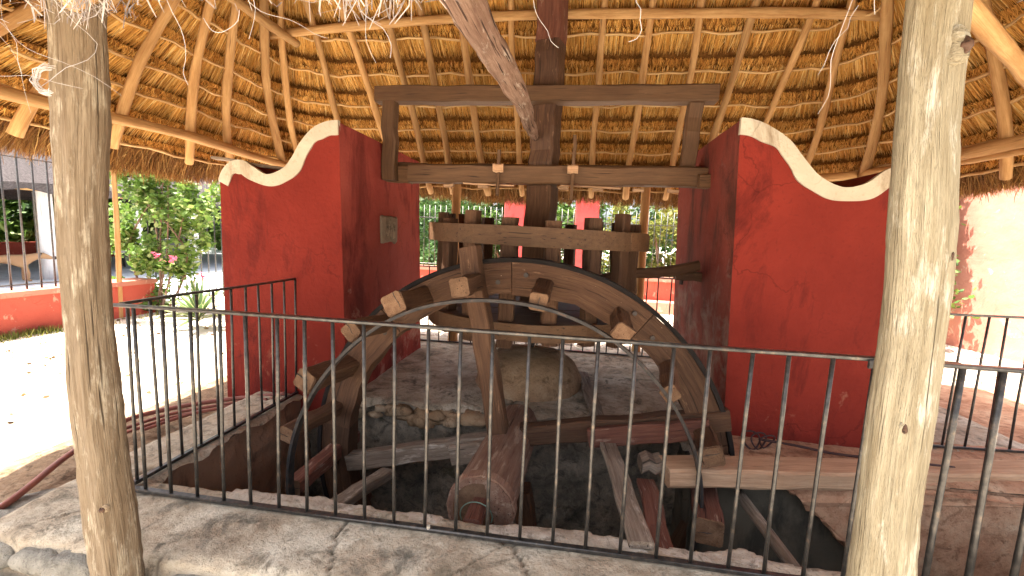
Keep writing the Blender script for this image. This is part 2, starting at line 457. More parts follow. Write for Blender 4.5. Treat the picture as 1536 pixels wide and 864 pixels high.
def timber(mb, p0, p1, w, h, up=(0, 0, 1), nseg=6, jit=0.004, bev=0.010, roll=0.0, taper=1.0, bow=0.0, dent=0.0):
    p0, p1 = np.asarray(p0, float), np.asarray(p1, float)
    T = unit(p1 - p0)
    L = np.linalg.norm(p1 - p0)
    sdv = unit(np.cross(T, up))
    u2 = np.cross(sdv, T)
    c, s_ = math.cos(roll), math.sin(roll)
    a, b_ = c * sdv + s_ * u2, -s_ * sdv + c * u2
    off = rng.uniform(0, 40, 3)
    V, G = [], []
    wob = rng.normal(0, jit, (nseg + 1, 2))
    for i in range(nseg + 1):
        f = i / nseg
        k = 1 + (taper - 1) * f
        hw, hh = w / 2 * k, h / 2 * k
        sec = [(-hw + bev, -hh), (hw - bev, -hh), (hw, -hh + bev), (hw, hh - bev), (hw - bev, hh), (-hw + bev, hh), (-hw, hh - bev), (-hw, -hh + bev)]
        for (x, y) in sec:
            x2, y2 = x + wob[i, 0] + rng.normal(0, jit * 0.5), y + wob[i, 1] + rng.normal(0, jit * 0.5) + bow * math.sin(math.pi * f)
            if dent and rng.random() < dent:
                x2, y2 = x2 * 0.9, y2 * 0.9
            V.append(p0 + T * L * f + a * x2 + b_ * y2)
            G.append(off + np.array([L * f, x, y]))
    F = []
    for i in range(nseg):
        for j in range(8):
            j2 = (j + 1) % 8
            F.append((i * 8 + j, i * 8 + j2, i * 8 + 8 + j2, i * 8 + 8 + j))
    F.append(tuple(range(7, -1, -1)))
    F.append(tuple(nseg * 8 + j for j in range(8)))
    mb.add(V, F, G)
    return mb

def end_face(mb, p, n, w, h, up, th=0.004, roll=0.0, seg=3):
    """thin irregular cut end set proud of a timber's end"""
    n = unit(n)
    return timber(mb, np.asarray(p) , np.asarray(p) + n * th, w * 0.97, h * 0.97, up, 1, 0.001, 0.012, roll)

def log(mb, pts, radii, sides=10, noise_=0.06, knots=0, cap=True, nseg=None, smooth_pts=True, ridges=0.0):
    pts = np.asarray(pts, float)
    radii = np.asarray(radii, float) * np.ones(len(pts))
    if nseg:
        d = np.concatenate([[0], np.cumsum(np.linalg.norm(np.diff(pts, axis=0), axis=1))])
        tt = np.linspace(0, d[-1], nseg + 1)
        if smooth_pts and len(pts) > 2:
            # catmull-rom
            out = []
            for q in tt:
                k = min(max(np.searchsorted(d, q) - 1, 0), len(pts) - 2)
                f = (q - d[k]) / max(d[k + 1] - d[k], 1e-9)
                a0, a1, a2, a3 = pts[max(k - 1, 0)], pts[k], pts[k + 1], pts[min(k + 2, len(pts) - 1)]
                out.append(0.5 * (2 * a1 + (a2 - a0) * f + (2 * a0 - 5 * a1 + 4 * a2 - a3) * f * f + (3 * a1 - a0 - 3 * a2 + a3) * f ** 3))
            P = np.array(out)
        else:
            P = np.stack([np.interp(tt, d, pts[:, i]) for i in range(3)], 1)
        Rr = np.interp(tt, d, radii)
    else:
        P, Rr = pts, radii
    n = len(P)
    T = np.gradient(P, axis=0)
    T /= np.linalg.norm(T, axis=1)[:, None] + 1e-12
    ref = np.array([0, 0, 1.0]) if abs(T[0][2]) < 0.9 else np.array([0, 1.0, 0])
    a = unit(np.cross(T[0], ref))
    off = rng.uniform(0, 40, 3)
    acc = 0
    V, G = [], []
    ang = np.linspace(0, 2 * np.pi, sides, endpoint=False)
    ph = rng.uniform(0, 6.28, 6)
    prof = 1 + ridges * (np.sin(3 * ang + ph[0]) * 0.5 + np.sin(5 * ang + ph[1]) * 0.5 + np.sin(8 * ang + ph[2]) * 0.3)
    for i in range(n):
        a = a - T[i] * np.dot(a, T[i])
        a = unit(a)
        b_ = np.cross(T[i], a)
        if i:
            acc += np.linalg.norm(P[i] - P[i - 1])
        rad = Rr[i] * prof * (1 + noise_ * rng.normal(0, 0.35, sides)) * (1 + noise_ * 0.6 * math.sin(acc * 5 + ph[3]) + noise_ * 0.4 * math.sin(acc * 13 + ph[4]))
        V.append(P[i] + np.outer(rad * np.cos(ang), a) + np.outer(rad * np.sin(ang), b_))
        G.append(off + np.stack([np.full(sides, acc), Rr[i] * np.cos(ang), Rr[i] * np.sin(ang)], 1))
    F = []
    for i in range(n - 1):
        for j in range(sides):
            j2 = (j + 1) % sides
            F.append((i * sides + j, i * sides + j2, (i + 1) * sides + j2, (i + 1) * sides + j))
    if cap:
        F.append(tuple(range(sides - 1, -1, -1)))
        F.append(tuple((n - 1) * sides + j for j in range(sides)))
    mb.add(np.concatenate(V), F, np.concatenate(G))
    return mb

def box(mb, lo, hi, bev=0.0):
    lo, hi = np.asarray(lo, float), np.asarray(hi, float)
    x0, y0, z0 = lo
    x1, y1, z1 = hi
    V = [(x0, y0, z0), (x1, y0, z0), (x1, y1, z0), (x0, y1, z0), (x0, y0, z1), (x1, y0, z1), (x1, y1, z1), (x0, y1, z1)]
    mb.add(V, [(0, 3, 2, 1), (4, 5, 6, 7), (0, 1, 5, 4), (1, 2, 6, 5), (2, 3, 7, 6), (3, 0, 4, 7)])
    return mb

def blob(mb, c, r, nu=14, nv=9, noise_=0.12, zmin=-1.0, power=1.0):
    c, r = np.asarray(c, float), np.asarray(r, float)
    V = []
    ph = rng.uniform(0, 6.28, 8)
    for j in range(nv):
        th = math.pi * (j / (nv - 1))
        for i in range(nu):
            p_ = 2 * math.pi * i / nu
            d = np.array([math.sin(th) * math.cos(p_), math.sin(th) * math.sin(p_), math.cos(th)])
            d = np.sign(d) * np.abs(d) ** power
            k = 1 + noise_ * (math.sin(2 * d[0] * 2 + ph[0]) + math.sin(3 * d[1] * 2 + ph[1]) + math.sin(4 * d[2] + ph[2]) + 0.6 * math.sin(6 * d[0] + 5 * d[1] + ph[3])) * 0.5
            q = d * k
            q[2] = max(q[2], zmin)
            V.append(c + q * r)
    F = []
    for j in range(nv - 1):
        for i in range(nu):
            i2 = (i + 1) % nu
            F.append((j * nu + i, (j + 1) * nu + i, (j + 1) * nu + i2, j * nu + i2))
    mb.add(V, F)
    return mb

# smooth value noise for geometry
_G = rng.random((64, 64, 64)).astype(np.float32)
def vn(p, sc=1.0):
    p = np.asarray(p, float) * sc + 100.0
    i = np.floor(p).astype(int)
    f = p - i
    f = f * f * (3 - 2 * f)
    r = 0
    for dx in (0, 1):
        for dy in (0, 1):
            for dz in (0, 1):
                w = (f[..., 0] if dx else 1 - f[..., 0]) * (f[..., 1] if dy else 1 - f[..., 1]) * (f[..., 2] if dz else 1 - f[..., 2])
                r = r + w * _G[(i[..., 0] + dx) % 64, (i[..., 1] + dy) % 64, (i[..., 2] + dz) % 64]
    return r
def fbm(p, sc=1.0, o=4):
    s_, a = 0, 0.5
    for k in range(o):
        s_ = s_ + a * (vn(p, sc * 2 ** k) - 0.5)
        a *= 0.5
    return s_

def cracks(x, y, cell, w):
    """distance-based crack mask 0..1 on a jittered grid of cells"""
    wx = x + 0.10 * fbm(np.stack([x, y, 0 * x + 3], -1), 3) + 0.05 * fbm(np.stack([x, y, 0 * x + 9], -1), 11)
    wy = y + 0.10 * fbm(np.stack([x, y, 0 * x + 5], -1), 3) + 0.05 * fbm(np.stack([x, y, 0 * x + 7], -1), 11)
    gx, gy = np.floor(wx / cell).astype(int), np.floor(wy / cell).astype(int)
    d1, d2 = np.full(x.shape, 9.0), np.full(x.shape, 9.0)
    for i in (-1, 0, 1):
        for j in (-1, 0, 1):
            cx = (gx + i + _G[(gx + i) % 64, (gy + j) % 64, 3]) * cell
            cy = (gy + j + _G[(gx + i) % 64, (gy + j) % 64, 11]) * cell
            d = np.hypot(wx - cx, wy - cy)
            n_ = d < d1
            d2 = np.where(n_, d1, np.minimum(d2, d))
            d1 = np.where(n_, d, d1)
    return np.clip(1 - (d2 - d1) / w, 0, 1)

def grid_mesh(mb, xs, ys, hfun, keep=None, jitter=None):
    X, Y = np.meshgrid(xs, ys)
    if jitter is not None:
        X, Y = jitter(X, Y)
    Z = hfun(X, Y)
    V = np.stack([X, Y, Z], -1).reshape(-1, 3)
    nx, ny = len(xs), len(ys)
    I = np.arange(nx * ny).reshape(ny, nx)
    Q = np.stack([I[:-1, :-1], I[:-1, 1:], I[1:, 1:], I[1:, :-1]], -1).reshape(-1, 4)
    if keep is not None:
        xc, yc = (xs[:-1] + xs[1:]) / 2, (ys[:-1] + ys[1:]) / 2
        XC, YC = np.meshgrid(xc, yc)
        Q = Q[keep(XC, YC).ravel()]
    used = np.unique(Q)
    remap = -np.ones(len(V), int)
    remap[used] = np.arange(len(used))
    mb.add(V[used], gc=V[used], quads=remap[Q])
    return mb

# ------------------------------------------------------------------ roof shape (rounded-corner hipped thatch)
PZ, ZT = 2.17, 4.285
def lims(z):
    d = z - PZ
    return -1.4 + d / 1.8, 5.1 - d / 1.8, -0.5 + d, 3.73 - d, 0.95 * np.clip((ZT - z) / (ZT - PZ), 0, 1.3)
SEG = np.array([2.33, 1.49, 4.6, 1.49, 2.33, 1.49, 4.6, 1.49])
CUM = np.concatenate([[0], np.cumsum(SEG)]) / SEG.sum()
def R(u, z):
    u = np.mod(np.asarray(u, float), 1)
    z = np.asarray(z, float)
    u, z = np.broadcast_arrays(u, z)
    xL, xR, yF, yB, r = lims(z)
    k = np.clip(np.searchsorted(CUM, u, side='right') - 1, 0, 7)
    t_ = (u - CUM[k]) / (CUM[k + 1] - CUM[k])
    L = lambda a, b_: a + (b_ - a) * t_
    A = t_ * np.pi / 2
    xs = [xL + 0 * t_, xL + r - r * np.cos(A), L(xL + r, xR - r), xR - r + r * np.sin(A), xR + 0 * t_, xR - r + r * np.cos(A), L(xR - r, xL + r), xL + r - r * np.sin(A)]
    ys = [L(yF + r, yB - r), yB - r + r * np.sin(A), yB + 0 * t_, yB - r + r * np.cos(A), L(yB - r, yF + r), yF + r - r * np.sin(A), yF + 0 * t_, yF + r - r * np.cos(A)]
    return np.stack([np.choose(k, xs), np.choose(k, ys), z], -1)
def frame(u, z):
    """down-slope, along, outward normal"""
    P = R(u, z)
    dn = R(u, np.asarray(z) - 0.02) - P
    dn /= np.linalg.norm(dn, axis=-1, keepdims=True)
    al = R(np.asarray(u) + 0.002, z) - R(np.asarray(u) - 0.002, z)
    al /= np.linalg.norm(al, axis=-1, keepdims=True) + 1e-9
    nn = np.cross(dn, al)
    nn *= np.where(nn[..., 2:3] < 0, -1, 1)
    nn /= np.linalg.norm(nn, axis=-1, keepdims=True) + 1e-9
    return P, dn, al, nn

# ------------------------------------------------------------------ ground and platform
SUNLIT_Z = -0.12
def ground_h(X, Y):
    z = SUNLIT_Z + 0.03 * fbm(np.stack([X, Y, 0 * X], -1), 0.9)
    near = np.clip((-0.15 - Y) / 0.25, 0, 1) * np.clip((9 - np.hypot(X - 2, Y)) / 6, 0, 1)
    return z - 0.30 * near
g = MB()
xs = np.concatenate([np.linspace(-160, -12, 10)[:-1], np.linspace(-12, -2.0, 26)[:-1], np.linspace(-2.0, 6.6, 87), np.linspace(6.6, 14, 20)[1:], np.linspace(14, 170, 10)[1:]])
ys = np.concatenate([np.linspace(-160, -8, 9)[:-1], np.linspace(-8, -1.2, 16)[:-1], np.linspace(-1.2, 4.6, 59), np.linspace(4.6, 16, 26)[1:], np.linspace(16, 180, 10)[1:]])
grid_mesh(g, xs, ys, ground_h, keep=lambda X, Y: ~((X > -0.1) & (X < 5.5) & (Y > 0.0) & (Y < 3.0)))
struct('ground', g, 'ground', smooth=True)

# brown soil lying along the left side of the platform, under the eave
g = MB()
def soil_h(X, Y):
    e = (np.clip((X + 1.18 + 0.10 * fbm(np.stack([X, Y, 0 * X], -1), 2.5)) / 0.10, 0, 1)) * np.clip((Y + 0.62) / 0.1, 0, 1) * np.clip((3.6 - Y) / 0.2, 0, 1)
    return ground_h(X, Y) - 0.03 + e * (0.05 + 0.05 * (fbm(np.stack([X, Y, 0 * X + 2], -1), 4.5) + 0.4 * fbm(np.stack([X, Y, 0 * X + 4], -1), 20)))
grid_mesh(g, np.arange(-1.45, -0.2, 0.03), np.arange(-0.75, 3.75, 0.03), soil_h)
struct('soil_strip', g, 'soil', smooth=True)

def in_pit(X, Y):
    a = (X > 0.09) & (X < 3.02) & (Y > 0.135) & (Y < 1.44)
    b_ = (X >= 3.0) & (X < 5.25) & (Y > 0.135) & (Y < 1.02)
    return a | b_
def edge_d(X, Y):
    d1 = np.maximum(np.maximum(0.09 - X, X - 3.02), np.maximum(0.135 - Y, Y - 1.44))
    d2 = np.maximum(np.maximum(3.0 - X, X - 5.25), np.maximum(0.135 - Y, Y - 1.02))
    return np.minimum(d1, d2)
def crack_mask(X, Y):
    P = np.stack([X, Y, 0 * X + 1], -1)
    return cracks(X, Y, 0.75, 0.016) * np.clip((vn(P, 2.6) - 0.42) / 0.12, 0, 1)
def plat_h(X, Y):
    P = np.stack([X, Y, 0 * X + 1], -1)
    z = 0.020 * fbm(P, 2.2) + 0.012 * fbm(P, 12) + 0.008 * fbm(P, 40, 2)
    z = z - 0.016 * crack_mask(X, Y)
    d = edge_d(X, Y)
    z = z - 0.035 * np.clip((0.045 - d) / 0.045, 0, 1.3) ** 1.5 * (0.5 + vn(P, 9))
    # front lip falls off, left flank slopes to the soil
    lip = -0.305 + 0.03 * (vn(P, 3) - 0.5)
    fd = np.clip((lip - Y) / 0.10, 0, 1)
    z = z - 0.05 * fd - 0.30 * np.clip((lip - 0.045 - Y) / 0.05, 0, 1) ** 0.7
    z = z - 0.16 * np.clip((-0.30 - X) / 0.22, 0, 1.2) ** 1.4
    z = z - 0.012 * np.clip((0.0 - Y) / 0.3, 0, 1)
    z = z - 0.25 * np.clip((X - 5.5) / 0.15, 0, 1) - 0.2 * np.clip((Y - 3.70) / 0.12, 0, 1)
    return z + 0.003
def plat_j(X, Y):
    P = np.stack([X, Y, 0 * X + 6], -1)
    near = np.clip((0.12 - np.abs(edge_d(X, Y))) / 0.12, 0, 1)
    return X + near * 0.10 * fbm(P, 7), Y + near * 0.085 * fbm(P + 17, 7)
g = MB()
xs = np.concatenate([np.arange(-0.62, 0.2, 0.02), np.arange(0.2, 3.1, 0.0145), np.arange(3.1, 5.75, 0.04)])
ys = np.concatenate([np.arange(-0.42, 0.16, 0.0125), np.arange(0.16, 1.30, 0.04), np.arange(1.30, 1.6, 0.02), np.arange(1.6, 3.9, 0.04)])
grid_mesh(g, xs, ys, plat_h, keep=lambda X, Y: ~in_pit(X, Y) & ~((X > 3.3) & (Y > 0.9) & (Y < 1.5)), jitter=plat_j)
platform = struct('platform', g, 'platform', smooth=True)
pv_ = np.concatenate(g.v)
a_ = platform.data.attributes.new('crk', 'FLOAT', 'POINT')
a_.data.foreach_set('value', (0.85 * crack_mask(pv_[:, 0], pv_[:, 1])).astype(np.float32))
# pale mortar lip along the front edge of the pit
g = MB()
def lip_h(X, Y):
    P = np.stack([X, Y, 0 * X + 8], -1)
    e = 0.125 + 0.035 * (fbm(P * (1, 0, 1), 4) * 2 + fbm(P * (1, 0, 1), 15))
    return 0.010 - 0.10 * np.exp(-((X - 1.745) / 0.085) ** 4) + 0.030 * (vn(P, 6) - 0.4) + 0.014 * fbm(P, 26) - 0.07 * np.clip((Y - e) / 0.03, 0, 1.5) - 0.03 * np.clip((0.055 - Y) / 0.03, 0, 1)
grid_mesh(g, np.arange(0.55, 3.2, 0.0125), np.arange(0.025, 0.20, 0.0125), lip_h)
struct('pit_lip', g, 'lip', smooth=True)

# pit walls (irregular masonry), tank walls, water
def wall_sheet(mb, p, q, z0, z1, nin, amp=0.05, sc=3.0, step=0.05, seed=0.0):
    p, q = np.asarray(p, float), np.asarray(q, float)
    L = np.linalg.norm(q - p)
    nx, nz = max(2, int(L / step)), max(2, int((z1 - z0) / step))
    A, B = np.meshgrid(np.linspace(0, 1, nx + 1), np.linspace(0, 1, nz + 1))
    P = p + (q - p) * A[..., None]
    P = np.concatenate([P, (z0 + (z1 - z0) * B)[..., None]], -1)
    crs = 0.6 * np.abs(np.sin(P[..., 2] * 24 + 4 * fbm(P + seed, 2)))
    d = amp * (fbm(P + seed, sc) * 1.6 + fbm(P + seed + 9, sc * 4) * 0.8 + 0.25 * crs * (vn(P, 5) - 0.3))
    d = d * np.clip((1 - B) * nz / 1.5, 0, 1)
    P = P + d[..., None] * np.array([nin[0], nin[1], 0])
    I = np.arange((nx + 1) * (nz + 1)).reshape(nz + 1, nx + 1)
    Q = np.stack([I[:-1, :-1], I[:-1, 1:], I[1:, 1:], I[1:, :-1]], -1).reshape(-1, 4)
    V = P.reshape(-1, 3)
    mb.add(V, gc=V, quads=Q)
    return mb
g = MB()
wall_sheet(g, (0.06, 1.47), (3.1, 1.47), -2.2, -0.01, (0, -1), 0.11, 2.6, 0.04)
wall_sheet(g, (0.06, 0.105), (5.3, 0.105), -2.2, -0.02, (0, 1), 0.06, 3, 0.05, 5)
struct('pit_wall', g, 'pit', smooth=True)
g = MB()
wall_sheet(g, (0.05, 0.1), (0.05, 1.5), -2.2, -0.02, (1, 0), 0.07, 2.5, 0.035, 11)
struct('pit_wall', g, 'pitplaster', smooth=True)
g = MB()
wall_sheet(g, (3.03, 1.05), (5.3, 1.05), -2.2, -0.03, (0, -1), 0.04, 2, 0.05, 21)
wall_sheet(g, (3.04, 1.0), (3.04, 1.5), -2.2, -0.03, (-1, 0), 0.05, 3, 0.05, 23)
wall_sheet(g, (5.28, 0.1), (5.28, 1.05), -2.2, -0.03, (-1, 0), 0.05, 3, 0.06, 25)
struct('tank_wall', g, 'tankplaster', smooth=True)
g = MB().add([(0, 0.05, -1.9), (5.3, 0.05, -1.9), (5.3, 1.5, -1.9), (0, 1.5, -1.9)], [(0, 1, 2, 3)])
struct('water', g, 'water')

def smooth_curve(pts, n=60):
    pts = np.asarray(pts, float)
    d = np.concatenate([[0], np.cumsum(np.linalg.norm(np.diff(pts, axis=0), axis=1))])
    out = []
    for q in np.linspace(0, d[-1], n):
        k = min(max(np.searchsorted(d, q) - 1, 0), len(pts) - 2)
        f = (q - d[k]) / (d[k + 1] - d[k])
        a0, a1, a2, a3 = pts[max(k - 1, 0)], pts[k], pts[k + 1], pts[min(k + 2, len(pts) - 1)]
        out.append(0.5 * (2 * a1 + (a2 - a0) * f + (2 * a0 - 5 * a1 + 4 * a2 - a3) * f * f + (3 * a1 - a0 - 3 * a2 + a3) * f ** 3))
    return np.array(out)

# pale plaster wedge standing for the lit part of the tank's back wall
g = MB()
edge_ = smooth_curve([(4.22, -1.3), (4.13, -0.82), (4.02, -0.56), (3.85, -0.365), (3.70, -0.21), (3.579, -0.131), (3.50, -0.05)], 40)
prof = [(4.9, -0.05), (4.9, -1.3)] + [(x + 0.05 * float(fbm(np.array([x, z, 3.0]), 9)) + rng.normal(0, 0.005), z + 0.05 * float(fbm(np.array([x, z, 8.0]), 9))) for x, z in edge_]
nY = 6
V = []
for k in range(nY):
    y = 0.955 + 0.12 * k / (nY - 1)
    for (x, z) in prof:
        V.append((x + rng.normal(0, 0.012), y + rng.normal(0, 0.006), z + rng.normal(0, 0.012)))
n_ = len(prof)
F = [(k * n_ + j, k * n_ + (j + 1) % n_, (k + 1) * n_ + (j + 1) % n_, (k + 1) * n_ + j) for k in range(nY - 1) for j in range(n_)]
F += [tuple(range(n_ - 1, -1, -1)), tuple((nY - 1) * n_ + j for j in range(n_))]
g.add(V, F)
struct('lit_wall_wedge', g, 'ledgered')

# ledge in front of the right wall
g = MB()
def ledge_h(X, Y):
    P = np.stack([X, Y, 0 * X + 2], -1)
    return 0.008 + 0.016 * fbm(P, 4) + 0.012 * fbm(P, 18) - 0.03 * np.clip((1.06 - Y) / 0.04, 0, 1)
grid_mesh(g, np.arange(3.05, 5.7, 0.025), np.arange(1.02, 1.62, 0.025), ledge_h)
struct('stone_ledge', g, 'ledgered', smooth=True)
g = MB()
grid_mesh(g, np.arange(4.36, 6.9, 0.05), np.arange(1.60, 3.6, 0.05), lambda X, Y: -0.012 + 0.02 * fbm(np.stack([X, Y, 0 * X + 2], -1), 3) + 0.012 * fbm(np.stack([X, Y, 0 * X + 2], -1), 16) - 0.1 * np.clip((Y - 3.3) / 0.3, 0, 1))
struct('side_floor', g, 'ledgered', smooth=True)

# rounded mortar mound carrying the shaft
g = MB()
nu, nv = 40, 16
V = []
for j in range(nv):
    f = j / (nv - 1)
    for i in range(nu):
        a = 2 * math.pi * i / nu
        rad = 0.50 * (1 - f ** 3.2) ** 0.42 if f < 1 else 0.0
        x, y = 1.83 + rad * math.cos(a), 2.22 + rad * 1.1 * math.sin(a)
        z = -0.14 + 0.47 * f
        P = np.array([x, y, z])
        k = 0.05 * float(fbm(P, 4)) + 0.03 * float(fbm(P, 14))
        V.append(P + k * np.array([math.cos(a) * (1 - f), math.sin(a) * (1 - f), f]))
F = [(j * nu + i, j * nu + (i + 1) % nu, (j + 1) * nu + (i + 1) % nu, (j + 1) * nu + i) for j in range(nv - 1) for i in range(nu)]
g.add(V, F)
struct('mound', g, 'mound', smooth=True)

# loose kerb stones at the platform's front left corner
kerb = [((-0.20, -0.46, -0.30), (0.25, 0.12, 0.12)), ((0.10, -0.50, -0.34), (0.22, 0.13, 0.13)), ((-0.48, -0.36, -0.27), (0.14, 0.12, 0.12)),
        ((-0.42, -0.60, -0.40), (0.22, 0.15, 0.10)), ((0.02, -0.68, -0.44), (0.26, 0.14, 0.10)), ((0.36, -0.62, -0.42), (0.2, 0.14, 0.12)),
        ((-0.34, -0.30, -0.10), (0.24, 0.17, 0.06)), ((-0.50, -0.10, -0.14), (0.16, 0.20, 0.07)), ((0.22, -0.34, -0.10), (0.13, 0.08, 0.07)), ((0.02, -0.33, -0.10), (0.12, 0.08, 0.06))]
for c, r_ in kerb:
    obj('kerb_stone', blob(MB(), c, r_, 22, 13, 0.16, -1, 0.75), 'kerbstone', platform, True)
# stone slabs along the front lip
x = 0.62
while x < 5.4:
    w_ = rng.uniform(0.35, 0.7)
    obj('front_stone', blob(MB(), (x + w_ / 2, -0.37, -0.23), (w_ / 2 * 1.02, 0.075, 0.17), 20, 11, 0.06, -1, 0.45), 'kerbstone', platform, True)
    x += w_
for k in range(22):
    x = rng.uniform(0.25, 1.6)
    r_ = rng.uniform(0.03, 0.07)
    obj('edge_stone', blob(MB(), (x, 1.45 + rng.normal(0, 0.015), -0.06 - rng.random() * 0.08), (r_ * 1.4, r_, r_ * 0.7), 10, 7, 0.25, -1, 0.8), 'mound', platform, True)

# ------------------------------------------------------------------ masonry pylons
def pylon(label, crv, xin, xout, side, matin):
    """crv: scroll top from inner edge to outer edge, (x,z)"""
    root = thing('masonry_pier', label, 'wall', ((xin[1] + xout) / 2, 2.25, -0.1))
    y0, y1 = 1.4, 3.12
    top = smooth_curve(crv, 110)
    # front and back faces as fan grids, body
    zb = -0.14
    nv = 26
    n = len(top)
    def face(y, fl):
        V = []
        for (x, z) in top:
            for j in range(nv + 1):
                f = j / nv
                zz = zb + (z - zb) * f
                xx = x + (xin[1] - xin[0]) * (1 - f) * (1 - abs(x - xin[0]) / abs(xout - xin[0]))
                P = np.array([xx, y, zz])
                V.append((xx, y + (0.010 * float(fbm(P, 2.5)) if True else 0), zz))
        F = []
        for i in range(n - 1):
            for j in range(nv):
                a, b_, c, d = i * (nv + 1) + j, (i + 1) * (nv + 1) + j, (i + 1) * (nv + 1) + j + 1, i * (nv + 1) + j + 1
                F.append((a, b_, c, d) if fl else (a, d, c, b_))
        return V, F
    mb = MB()
    V, F = face(y0, side > 0)
    mb.add(V, F)
    V2, F2 = face(y1, side < 0)
    mb.add(V2, F2)
    # top sheet and outer side
    tp = [(x, y0 + 0.002, z - 0.001) for (x, z) in top] + [(x, y1 - 0.002, z - 0.001) for (x, z) in top]
    mb.add(tp, [(i, i + 1, n + i + 1, n + i) for i in range(n - 1)])
    xo, zo = top[-1]
    mb.add([(xout, y0 + 0.002, zb), (xout, y1, zb), (xout, y1, zo), (xout, y0 + 0.002, zo)], [(0, 1, 2, 3)])
    obj('wall_body', mb, 'red', root)
    # inner side face, gently uneven
    mb = MB()
    A, B = np.meshgrid(np.linspace(y0, y1, 36), np.linspace(0, 1, 44))
    z = zb + (top[0][1] - zb) * B
    X_ = xin[1] + (xin[0] - xin[1]) * B
    P = np.stack([X_, A, z], -1)
    edge = np.clip((A - y0) / 0.08, 0, 1)
    P[..., 0] += side * (-0.001) + edge * (0.016 * fbm(P, 2.2) + 0.010 * fbm(P, 9))
    I = np.arange(36 * 44).reshape(44, 36)
    Q = np.stack([I[:-1, :-1], I[:-1, 1:], I[1:, 1:], I[1:, :-1]], -1).reshape(-1, 4)
    mb.add(P.reshape(-1, 3), gc=P.reshape(-1, 3), quads=Q)
    obj('inner_face', mb, matin, root, True)
    # white coping band
    mb = MB()
    d = np.gradient(top, axis=0)
    nrm = np.stack([-d[:, 1], d[:, 0]], 1)
    nrm /= np.linalg.norm(nrm, axis=1)[:, None]
    nrm *= np.where(nrm[:, 1:2] < 0, -1, 1)
    w_ = 0.088 + 0.009 * np.sin(np.arange(n) * 0.17) + 0.004 * np.sin(np.arange(n) * 0.43 + 1)
    o_ = top + nrm * 0.012
    i_ = top - nrm * w_[:, None]
    lo_, hi_ = min(xout, xin[0]), max(xout, xin[0])
    i_[:, 0] = np.clip(i_[:, 0], lo_, hi_)
    o_[:, 0] = np.clip(o_[:, 0], lo_ - 0.004, hi_ + 0.004)
    V = []
    for y in (y0 - 0.012, y0 + 0.022):
        V += [(o_[k, 0], y, o_[k, 1]) for k in range(n)]
        V += [(i_[k, 0], y, i_[k, 1]) for k in range(n)]
    F = []
    for k in range(n - 1):
        F += [(k, k + 1, n + k + 1, n + k), (2 * n + k, 3 * n + k, 3 * n + k + 1, 2 * n + k + 1), (k, 2 * n + k, 2 * n + k + 1, k + 1), (n + k, n + k + 1, 3 * n + k + 1, 3 * n + k)]
    F += [(0, n, 3 * n, 2 * n), (n - 1, 3 * n - 1, 4 * n - 1, 2 * n - 1)]
    mb.add(V, F)
    obj('white_coping', mb, 'trim', root)
    return root

crvL = [(0.393, 2.15), (0.30, 2.140), (0.19, 2.09), (0.09, 1.985), (0.02, 1.875), (-0.06, 1.79), (-0.20, 1.742), (-0.32, 1.80), (-0.405, 1.846), (-0.50, 1.835), (-0.57, 1.775), (-0.612, 1.69)]
pierL = pylon('tall red plastered masonry wall with white scroll top left of the wheel', crvL, (0.393, 0.452), -0.612, 1, 'redworn')
crvR = [(3.230, 2.178), (3.30, 2.168), (3.395, 2.132), (3.53, 2.045), (3.63, 1.93), (3.74, 1.815), (3.89, 1.745), (4.03, 1.772), (4.14, 1.86), (4.22, 1.87), (4.28, 1.78), (4.30, 1.69)]
pierR = pylon('tall red plastered masonry wall with white scroll top right of the wheel', crvR, (3.230, 3.322), 4.30, -1, 'greyworn')
# mortared block on the left pier's inner face
sock = obj('socket_block', timber(MB(), (0.412, 2.07, 1.372), (0.412, 2.42, 1.372), 0.05, 0.25, (0, 0, 1), 8, 0.006, 0.014), 'cement', pierL)
obj('niche_shade', timber(MB(), (0.435, 2.10, 1.39), (0.435, 2.39, 1.37), 0.02, 0.17, (0, 0, 1), 6, 0.008, 0.008), 'pit', sock)  # proud masonry slab standing for the shaded hollow of the niche
# flat board lying on the left wall's shoulder
tag(obj('loose_board', timber(MB(), (-0.72, 1.47, 1.885), (0.0, 1.62, 1.80), 0.09, 0.022, (0, 0, 1), 6, 0.003, 0.004), 'greywood'), 'grey weathered board lying on the shoulder of the left red wall', 'board')

# ------------------------------------------------------------------ thatched roof
roof = thing('thatched_roof', 'large golden thatched palapa roof on pole rafters over the water wheel', 'roof', (1.85, 1.615, 1.75))
LV = [1.985, 2.17, 2.37, 2.567, 2.775, 3.02, 3.27, 3.53, 3.79, 4.04]
# closed outer skin and inner backing
for off, nm in ((0.10, 'backing'), (0.34, 'outer_thatch')):
    mb = MB()
    us = np.linspace(0, 1, 240, endpoint=False)
    zs = np.concatenate([np.linspace(1.86, 4.27, 30)])
    U_, Z_ = np.meshgrid(us, zs)
    P, dn, al, nn = frame(U_, Z_)
    P = P + nn * off + nn * (0.03 * fbm(P, 3))[..., None]
    nu_, nz_ = len(us), len(zs)
    I = np.arange(nu_ * nz_).reshape(nz_, nu_)
    Q = np.stack([I[:-1], np.roll(I[:-1], -1, 1), np.roll(I[1:], -1, 1), I[1:]], -1).reshape(-1, 4)
    mb.add(P.reshape(-1, 3), quads=Q)
    obj(nm, mb, 'thatchback' if off < 0.2 else 'greythatch', roof, True)
mb = MB()
log(mb, [(-0.1, 1.615, 4.36), (3.8, 1.615, 4.36)], 0.30, 12, 0.1, nseg=16)
obj('ridge_cap', mb, 'greythatch', roof, True)

